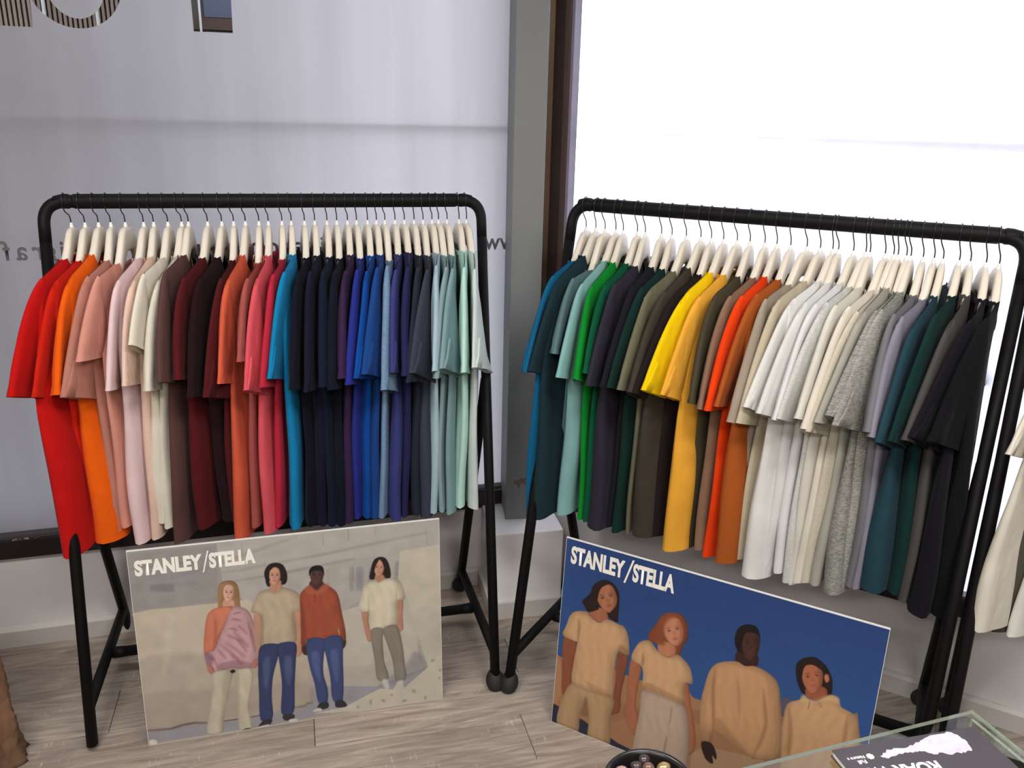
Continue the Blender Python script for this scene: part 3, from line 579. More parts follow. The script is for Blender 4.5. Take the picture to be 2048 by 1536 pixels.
# ------------------------------------------------------------------ posters
def raster(P, W, Hh, bgc):
    img = np.empty((Hh, W, 3), np.float32); img[:] = bgc
    kx = W / 841.0; ky = Hh / 594.0
    for (col, a, smo, flat) in P:
        pts = np.array(flat, float).reshape(-1, 2)
        if smo and len(pts) > 3:
            p0 = np.roll(pts, 1, 0); p1 = pts; q2 = np.roll(pts, -1, 0); q3 = np.roll(pts, -2, 0); out = []
            for u in (0, .25, .5, .75):
                out.append(.5 * ((2 * p1) + (-p0 + q2) * u + (2 * p0 - 5 * p1 + 4 * q2 - q3) * u * u + (-p0 + 3 * p1 - 3 * q2 + q3) * u ** 3))
            pts = np.stack(out, 1).reshape(-1, 2)
        X = pts[:, 0] * kx; Y = pts[:, 1] * ky
        x0, x1 = int(max(0, X.min() - 1)), int(min(W, X.max() + 2)); y0, y1 = int(max(0, Y.min() - 1)), int(min(Hh, Y.max() + 2))
        if x1 <= x0 or y1 <= y0: continue
        SS = 3; acc = np.zeros((y1 - y0, x1 - x0), np.float32); gx = x0 + (np.arange((x1 - x0) * SS) + .5) / SS
        X2, Y2 = np.roll(X, -1), np.roll(Y, -1)
        for r_ in range((y1 - y0) * SS):
            yy = y0 + (r_ + .5) / SS; k = (Y <= yy) != (Y2 <= yy)
            if not k.any(): continue
            xs = np.sort(X[k] + (yy - Y[k]) / (Y2[k] - Y[k]) * (X2[k] - X[k]))
            ins = (np.searchsorted(xs, gx) % 2).astype(np.float32); acc[r_ // SS] += ins.reshape(-1, SS).sum(1)
        al = acc / (SS * SS)
        colr = np.array(col, np.float32)[None, None] * np.ones(al.shape + (1,), np.float32)
        if a < 100 and min(al.shape) > 6:
            for _ in range(3 + min(40, min(al.shape) // 5)): al[1:-1] = (al[1:-1] * 2 + al[:-2] + al[2:]) / 4; al[:, 1:-1] = (al[:, 1:-1] * 2 + al[:, :-2] + al[:, 2:]) / 4
        elif smo and 5 < al.shape[1] < W * .27 and al.shape[0] > 8:
            rb = max(1, int(.10 * al.shape[1])); q = np.pad(al, rb); 
            for _ in range(2):
                q = (np.roll(q, -rb, 1) + np.roll(q, rb, 1) + 2 * q + np.roll(q, rb // 2, 1) + np.roll(q, -(rb // 2), 1)) / 6; q = (np.roll(q, -(rb // 2), 0) + np.roll(q, rb // 2, 0) + 2 * q) / 4
            q = np.roll(q, -max(1, rb // 3), 1)[rb:-rb, rb:-rb]; sh = .74 + .30 * np.clip((q - .35) / .6, 0, 1) ** .7
            gx_, gy_ = np.meshgrid(np.arange(al.shape[1]), np.arange(al.shape[0])); sh = sh + .022 * np.sin(gx_ * .31 + 1.7 * np.sin(gy_ * .07)) * np.sin(gy_ * .045 + .8)
            colr *= sh[..., None]
        al = (al * a / 100)[..., None]
        img[y0:y1, x0:x1] = img[y0:y1, x0:x1] * (1 - al) + colr * al
    return img
def poster(name, label, base, yaw, tilt, P, bgc, gain, txt, mottle):
    t = thing(name, label, 'poster', base, yaw, 'large foam board posters')
    R = Matrix.Rotation(-tilt, 4, 'X')
    Wd, Hd, D = .841, .594, .005
    o = box_obj('foam_board', (0, Wd, .0003, D, .0, Hd), mat('white_foam_board', (215, 214, 212), .7, noise=.02), t); o.matrix_local = R
    W, Hh = 600, 424; img = raster(P, W, Hh, bgc)
    img += rng.normal(0, 2.2, img.shape[:2])[..., None]
    lo = rng.normal(0, 1, (24, 34)); yy = np.linspace(0, 22.99, Hh); xx = np.linspace(0, 32.99, W); yi = yy.astype(int); xi = xx.astype(int); fy = (yy - yi)[:, None]; fx = (xx - xi)[None]
    lo = (lo[yi][:, xi] * (1 - fx) + lo[yi][:, xi + 1] * fx) * (1 - fy) + (lo[yi + 1][:, xi] * (1 - fx) + lo[yi + 1][:, xi + 1] * fx) * fy
    img *= (1 + mottle * lo)[..., None]  # broad random tone mottling over the print
    im = img.copy(); im[1:-1, 1:-1] = (img[1:-1, 1:-1] * 4 + img[:-2, 1:-1] + img[2:, 1:-1] + img[1:-1, :-2] + img[1:-1, 2:]) / 8
    c = np.clip(im, 0, 255) / 255; c = np.where(c <= .04045, c / 12.92, ((c + .055) / 1.055) ** 2.4) * np.array(gain); c = np.clip(c, 0, .9)
    xs = np.linspace(.0012, Wd - .0012, W); zs_ = np.linspace(.0012, Hd - .0030, Hh); gx, gz = np.meshgrid(xs, zs_)
    co = np.stack([gx, np.zeros_like(gx), gz], -1).reshape(-1, 3)
    i0 = (np.arange(Hh - 1)[:, None] * W + np.arange(W - 1)[None]).ravel(); q = np.stack([i0, i0 + 1, i0 + W + 1, i0 + W], 1)
    me = bpy.data.meshes.new('printed_picture'); me.vertices.add(len(co)); me.vertices.foreach_set('co', co.ravel().astype(np.float32))
    me.loops.add(q.size); me.loops.foreach_set('vertex_index', q.ravel().astype(np.int32)); me.polygons.add(len(q)); me.polygons.foreach_set('loop_start', (np.arange(len(q)) * 4).astype(np.int32)); me.update(calc_edges=True)
    ca = me.color_attributes.new('print', 'FLOAT_COLOR', 'POINT'); ca.data.foreach_set('color', np.concatenate([c.reshape(-1, 3), np.ones((W * Hh, 1))], 1).ravel().astype(np.float32))
    m = bpy.data.materials.new(name + '_print'); m.use_nodes = True; nt = m.node_tree; b = nt.nodes['Principled BSDF']; vc = nt.nodes.new('ShaderNodeVertexColor'); vc.layer_name = 'print'
    nt.links.new(vc.outputs[0], b.inputs['Base Color']); b.inputs['Roughness'].default_value = .5; b.inputs['Specular IOR Level'].default_value = .3
    me.materials.append(m); o = bpy.data.objects.new('printed_picture', me); COL.objects.link(o); o.parent = t; o.matrix_local = R
    mt = mat(name + '_ink', (228, 224, 216), .55, noise=.01)
    for ln, xx in (('STANLEY', txt[0]), ('/', txt[1]), ('STELLA', txt[2])):
        o = text_obj('lettering', ln, 1.0, mt, t, Matrix.Identity(4), offset=.0)
        vs = np.array([v.co[:] for v in o.data.vertices]); x0, x1 = vs[:, 0].min(), vs[:, 0].max(); y0, y1 = vs[:, 1].min(), vs[:, 1].max()
        bpy.data.objects.remove(o)
        hh = xx[3] - xx[2]; sc = hh / (y1 - y0); xsq = (xx[1] - xx[0]) / ((x1 - x0) * sc)
        o = text_obj('lettering', ln, sc, mt, t, R @ Matrix.Translation((xx[0] - x0 * sc * xsq, -.0006, xx[2] - y0 * sc)) @ Matrix.Rotation(PI / 2, 4, 'X'), offset=-.001 if ln == '/' else .0030, xs=xsq)
    return t
P1=[((158,152,143),100,0,[-9,603,850,601,852,-18,-8,-18]),
((140,136,130),70,0,[-2,591,227,591,218,471,306,410,198,416,0,416]),
((172,166,155),100,0,[227,593,840,594,842,516,727,507,431,487,235,469]),
((168,162,152),100,0,[235,469,431,487,727,507,721,434,557,339,424,354,305,391]),
((120,114,108),70,0,[99,500,267,538,440,587,440,590,266,543,99,503]),
((120,114,108),70,0,[237,500,516,522,812,556,812,559,515,527,237,503]),
((120,114,108),70,0,[219,470,405,479,599,499,599,502,404,484,218,472]),
((120,114,108),70,0,[-3,541,107,541,220,551,220,553,107,546,-3,544]),
((125,120,112),60,0,[111,582,105,496,107,496,113,581]),
((125,120,112),60,0,[223,591,216,472,217,471,225,591]),
((125,120,112),60,0,[509,594,508,551,510,550,510,594]),
((125,120,112),60,0,[579,601,579,557,581,557,581,601]),
((125,120,112),60,0,[655,605,656,568,657,568,657,604]),
((125,120,112),60,0,[517,476,517,431,518,431,519,476]),
((125,120,112),60,0,[589,482,588,432,590,431,590,481]),
((125,120,112),60,0,[649,529,649,479,650,479,650,529]),
((125,120,112),60,0,[802,576,803,516,804,516,803,576]),
((125,120,112),60,0,[292,590,290,548,292,548,293,590]),
((125,120,112),60,0,[346,522,346,493,347,493,348,522]),
((118,115,113),80,0,[47,492,110,488,108,462,47,473]),
((132,128,128),60,0,[111,495,171,487,169,473,109,476]),
((128,126,132),55,1,[580,468,591,469,587,406,576,405]),
((128,126,132),55,1,[607,464,618,465,614,403,603,402]),
((128,126,132),55,1,[634,461,646,462,642,399,630,398]),
((128,126,132),55,1,[598,465,609,467,605,404,594,403]),
((128,126,132),55,1,[710,471,722,472,719,430,707,430]),
((183,175,158),100,0,[557,339,594,349,772,397,769,142,788,111,643,76,448,111,444,300]),
((165,158,146),50,1,[446,165,598,155,769,142,798,115,642,71,448,106]),
((190,181,160),100,0,[725,507,841,515,842,97,801,104,766,251,739,360,716,420]),
((180,172,152),60,1,[743,307,840,303,842,130,801,120,765,218]),
((148,145,146),100,0,[-2,46,170,41,310,41,446,55,448,111,643,76,798,118,788,84,593,9,316,-3,-2,2]),
((128,122,125),50,1,[760,176,798,115,730,88,643,74,730,132]),
((168,158,140),100,0,[-1,7,317,2,593,14,842,1,845,-16,-5,-13]),
((188,175,152),100,0,[-1,413,44,419,88,416,198,414,298,412,318,389,449,330,446,55,310,41,170,40,94,48,-1,48]),
((165,150,134),55,1,[-1,271,203,257,449,227,446,55,310,41,170,40,94,48,-1,48]),
((150,136,124),40,1,[-3,162,195,146,444,123,446,55,310,41,170,40,94,48,-1,48]),
((200,190,168),30,1,[87,403,101,382,78,258,54,212,72,328]),
((70,52,46),90,0,[-1,47,60,40,95,46,124,47,170,39,170,42,124,52,94,51,60,44,-1,50]),
((60,48,44),90,0,[203,39,257,38,306,39,305,41,257,41,202,41]),
((110,85,65),70,0,[400,46,432,44,440,53,455,52,455,56,438,60,431,50,400,50]),
((190,181,160),100,0,[449,18,546,23,609,50,652,67,690,57,705,79,720,74,724,56,764,88,801,117,841,163,842,-7,593,0]),
((130,118,100),70,1,[690,38,688,35,685,35,682,36,680,39,682,42,685,42,688,41]),
((130,118,100),70,1,[667,20,664,18,659,20,655,24,654,27,657,29,662,27,666,23]),
((130,118,100),70,1,[760,32,756,33,751,37,747,44,747,48,750,47,755,43,759,36]),
((130,118,100),70,1,[835,65,832,66,830,69,829,73,830,76,833,75,836,72,836,68]),
((130,118,100),70,1,[788,3,786,6,784,11,784,17,786,19,789,17,791,11,791,6]),
((130,118,100),70,1,[620,16,619,19,619,26,621,33,624,35,626,31,625,24,623,18]),
((130,118,100),70,1,[581,11,580,14,581,18,584,21,586,20,588,17,587,13,584,11]),
((130,118,100),70,1,[808,131,808,134,811,138,815,140,819,139,819,135,815,131,811,129]),
((130,118,100),70,1,[715,10,717,13,722,16,728,16,732,14,730,11,724,8,718,8]),
((130,118,100),70,1,[830,99,832,101,835,102,839,100,840,97,839,94,835,94,832,96]),
((205,198,182),100,1,[25,5,23,0,20,-3,15,-4,10,-3,5,0,3,5,2,9,3,14,7,16,12,18,17,16,21,14,24,9]),
((140,105,72),100,1,[220,454,227,470,239,477,256,476,270,464,275,434,274,395,276,373,266,377,255,398,234,401,229,390,220,384,217,396,218,423]),
((188,140,115),100,1,[233,421,258,417,260,393,230,396]),
((205,160,136),100,1,[238,462,250,466,261,457,262,441,259,429,252,417,243,413,236,421,233,435,233,448]),
((150,105,85),45,1,[257,455,262,441,259,429,252,417,245,413,252,425,256,437]),
((150,105,85),90,0,[238,448,242,448,245,446,245,447,242,450,238,449]),
((25,18,18),85,1,[244,443,243,442,241,442,239,443,239,444,239,445,241,445,243,444]),
((150,105,85),90,0,[250,445,254,446,257,444,258,445,254,447,250,446]),
((25,18,18),85,1,[256,440,255,440,253,439,252,440,251,442,252,443,254,443,255,442]),
((150,105,85),40,1,[247,443,248,433,244,434]),
((170,100,90),90,0,[241,426,245,425,249,424,249,426,245,428,241,428]),
((165,125,85),90,1,[223,461,235,471,243,470,230,455,224,427,224,403,217,389,216,413]),
((140,105,72),90,1,[260,468,273,449,273,405,275,375,268,377,262,412,263,446]),
((192,115,88),100,1,[232,400,205,397,186,379,175,331,168,268,180,260,195,269,205,287,212,306,249,370,255,396]),
((150,85,65),60,1,[205,366,209,336,199,288,194,274,199,318]),
((186,146,146),100,1,[254,396,280,390,298,372,308,331,315,279,316,238,307,217,298,199,267,198,238,205,203,200,188,201,176,211,171,240,170,265,196,270,212,306,230,343]),
((126,82,92),75,0,[254,372,264,374,274,374,275,377,264,379,253,375]),
((126,82,92),75,0,[248,358,262,353,276,347,277,349,263,358,248,361]),
((126,82,92),75,0,[238,330,250,326,262,320,263,323,251,331,238,333]),
((126,82,92),75,0,[232,311,251,297,272,280,273,282,254,301,233,314]),
((126,82,92),75,0,[222,293,249,264,277,233,279,236,252,268,223,295]),
((126,82,92),75,0,[213,284,235,257,259,226,262,228,239,260,214,287]),
((126,82,92),75,0,[203,271,214,253,226,232,228,234,217,256,205,273]),
((126,82,92),75,0,[185,259,191,240,199,217,201,217,196,241,188,260]),
((126,82,92),75,0,[289,353,292,325,298,292,300,292,297,325,291,354]),
((126,82,92),75,0,[295,322,298,286,303,245,306,245,303,286,298,323]),
((126,82,92),75,0,[249,319,267,292,287,262,290,264,271,295,251,321]),
((126,82,92),75,0,[263,336,274,321,286,303,288,305,277,324,265,339]),
((126,82,92),75,0,[236,250,251,231,267,210,269,212,254,235,237,253]),
((126,82,92),75,0,[177,250,184,245,192,237,194,240,187,249,178,253]),
((126,82,92),75,0,[256,298,268,274,282,248,285,250,272,277,258,300]),
((126,86,94),60,1,[170,267,186,260,191,239,183,215,175,216,170,242]),
((120,80,88),45,1,[200,222,244,230,298,211,298,199,267,198,238,205,203,200]),
((165,110,95),100,1,[173,227,188,219,190,198,182,196,174,206]),
((165,110,95),100,1,[301,225,313,218,306,199,294,196,294,209]),
((182,172,148),100,1,[187,200,237,198,229,150,206,55,197,4,157,9,170,88,182,149]),
((182,172,148),100,1,[246,195,293,193,287,130,276,79,279,-1,246,0,243,75,246,147]),
((155,145,122),50,1,[215,194,237,195,219,121,200,30,201,83]),
((155,145,122),50,1,[246,195,257,176,250,73,248,5,243,75]),
((30,28,30),100,1,[247,196,246,193,244,191,242,190,239,190,236,191,234,193,233,196,234,198,236,200,238,201,241,201,244,200,246,198]),
((50,48,50),100,1,[161,0,180,1,186,-5,183,-12,158,-8]),
((60,56,56),100,1,[249,0,268,5,278,-2,271,-8,250,-5]),
((195,190,178),80,1,[272,0,287,-4,280,-10,263,-8]),
((38,26,24),100,1,[347,464,345,488,356,509,375,515,395,507,405,483,405,458,396,445,388,458,358,462,359,447,352,445,348,454]),
((170,122,98),100,1,[359,457,388,453,389,423,371,421,356,429]),
((190,142,116),100,1,[362,497,374,502,385,494,388,477,386,464,380,451,371,446,363,453,358,468,358,481]),
((130,85,68),45,1,[382,492,387,478,385,464,379,451,372,447,378,459,381,473]),
((130,85,68),90,0,[363,482,366,483,370,481,370,482,366,485,362,483]),
((25,18,18),85,1,[369,478,368,477,366,476,364,477,363,478,364,479,366,480,368,479]),
((130,85,68),90,0,[375,480,379,481,383,479,383,481,379,483,375,482]),
((25,18,18),85,1,[381,476,381,475,379,475,377,476,376,477,377,478,379,478,381,477]),
((130,85,68),40,1,[373,478,374,468,370,468]),
((150,85,80),90,0,[367,459,371,459,376,458,376,460,372,462,367,461]),
((38,26,24),100,1,[350,473,351,497,363,510,378,511,369,500,359,489,356,462,359,447,351,448]),
((38,26,24),100,1,[378,511,395,504,402,481,401,452,390,446,389,468,388,490]),
((178,132,106),100,1,[310,370,326,365,328,323,324,283,325,237,320,209,310,229,305,291]),
((178,132,106),100,1,[418,360,438,361,439,306,433,261,432,224,418,213,411,233,419,273]),
((176,157,130),100,1,[355,436,330,432,314,409,302,374,325,365,329,370,324,318,319,263,367,260,416,259,421,309,418,355,447,363,436,407,417,426,390,437,371,423]),
((140,120,98),60,1,[329,370,334,337,328,272,319,264,325,318]),
((140,120,98),60,1,[416,375,409,315,416,263,421,309,418,355]),
((150,130,105),60,1,[355,436,371,423,390,437,391,432,371,416,354,431]),
((52,60,92),100,1,[320,262,369,261,368,230,348,161,340,94,338,26,305,24,306,116,309,193]),
((52,60,92),100,1,[366,261,416,258,414,201,406,124,398,33,364,35,371,130,367,220]),
((98,112,145),45,1,[325,216,343,224,337,162,326,123,320,166]),
((98,112,145),45,1,[382,217,402,214,401,162,390,122,383,154]),
((50,48,52),100,1,[305,15,320,23,336,22,332,7,316,1,294,-2]),
((195,190,180),100,1,[287,0,306,5,328,5,307,-10,287,-7]),
((50,48,52),100,1,[368,28,397,27,398,12,380,8,369,13]),
((195,190,180),100,1,[389,12,407,10,412,-1,400,-3,382,6]),
((70,44,40),100,1,[470,447,500,443,504,418,484,408,465,426]),
((82,56,50),100,1,[473,486,488,492,501,483,505,464,503,449,496,434,485,429,475,437,469,453,468,469]),
((45,30,28),45,1,[497,480,504,464,502,449,495,434,487,429,494,444,498,459]),
((45,30,28),90,0,[474,469,479,470,483,468,484,469,479,472,474,471]),
((25,18,18),85,1,[482,464,481,463,478,463,476,464,475,465,476,466,479,467,481,466]),
((45,30,28),90,0,[490,467,494,468,499,466,499,467,495,470,490,469]),
((25,18,18),85,1,[497,462,496,461,494,461,492,462,491,463,492,464,494,465,497,464]),
((45,30,28),40,1,[486,465,488,453,483,453]),
((95,55,52),90,0,[480,444,485,443,491,442,491,445,486,447,480,446]),
((26,20,20),100,1,[466,462,467,480,478,491,496,491,506,481,507,456,503,470,487,477,471,473]),
((62,40,36),100,1,[435,250,448,248,448,217,440,215,433,227]),
((62,40,36),100,1,[545,253,558,249,557,228,549,218,544,232]),
((150,74,52),100,1,[465,433,449,423,437,405,436,352,434,301,432,250,446,248,447,261,495,256,539,262,537,291,543,248,558,247,558,282,551,335,544,387,533,410,511,429,503,433,485,414,472,427]),
((120,58,42),60,1,[438,392,446,350,448,299,446,248,433,250,434,327]),
((115,55,40),70,1,[533,358,530,318,537,286,539,262,534,296,528,338]),
((172,96,70),70,1,[449,423,467,433,484,413,509,434,521,420,488,402,458,409]),
((90,42,32),80,0,[477,404,476,374,477,374,479,404]),
((90,42,32),80,0,[493,404,493,374,494,374,494,404]),
((120,58,42),60,0,[449,265,496,264,539,270,539,272,496,267,449,267]),
((58,68,106),100,1,[448,261,501,256,494,209,489,147,499,91,495,48,471,51,462,119,451,180]),
((58,68,106),100,1,[496,257,546,257,547,179,541,50,512,53,508,133,500,198]),
((100,115,155),45,1,[458,215,478,217,480,159,480,116,466,151]),
((100,115,155),45,1,[512,217,532,213,535,149,526,108,516,153]),
((48,45,48),100,1,[473,48,496,49,498,31,477,26,465,30]),
((190,184,174),100,1,[451,26,469,35,482,25,472,21]),
((48,45,48),100,1,[520,48,540,48,552,26,533,24,519,29]),
((42,28,26),100,1,[634,432,639,460,648,487,665,496,683,489,693,463,695,429,682,426,670,436,654,435,647,428]),
((170,122,100),100,1,[652,441,675,438,677,419,660,416,648,423]),
((192,142,118),100,1,[653,485,666,488,677,479,678,463,675,450,669,439,659,435,652,443,648,457,648,470]),
((130,88,72),45,1,[673,477,678,463,675,450,668,438,661,435,668,447,672,459]),
((130,88,72),90,0,[653,470,657,470,660,468,661,469,657,472,653,471]),
((25,18,18),85,1,[659,465,658,464,656,464,654,465,654,467,655,467,657,467,658,467]),
((130,88,72),90,0,[666,467,670,467,673,465,674,466,670,469,666,468]),
((25,18,18),85,1,[672,462,671,461,669,461,667,462,667,463,668,464,670,464,671,463]),
((130,88,72),40,1,[663,465,664,455,660,456]),
((165,90,85),90,0,[657,448,661,447,665,446,665,448,661,450,657,450]),
((42,28,26),100,1,[639,435,641,465,651,484,665,491,655,473,649,454,649,430,641,429]),
((42,28,26),100,1,[665,491,683,482,692,453,693,428,680,427,678,455,673,476]),
((172,125,100),100,1,[607,333,627,329,626,293,634,250,631,229,621,233,613,274]),
((172,125,100),100,1,[711,351,729,351,726,299,727,257,716,248,709,270]),
((202,191,164),100,1,[648,426,624,417,611,388,600,336,627,328,631,339,630,298,631,265,666,265,685,272,710,270,712,311,711,350,735,353,731,387,720,413,698,425,677,424,660,416]),
((165,152,125),60,1,[709,395,713,353,711,291,705,276,706,333]),
((165,152,125),60,1,[628,385,631,344,630,298,626,329]),
((128,120,106),100,1,[632,264,669,264,665,234,667,159,679,98,646,97,639,164]),
((128,120,106),100,1,[668,264,708,269,723,204,728,138,730,88,700,82,692,155,677,216]),
((200,192,178),90,1,[658,93,674,94,679,62,666,66]),
((200,192,178),90,1,[703,82,722,84,719,69,705,74])]
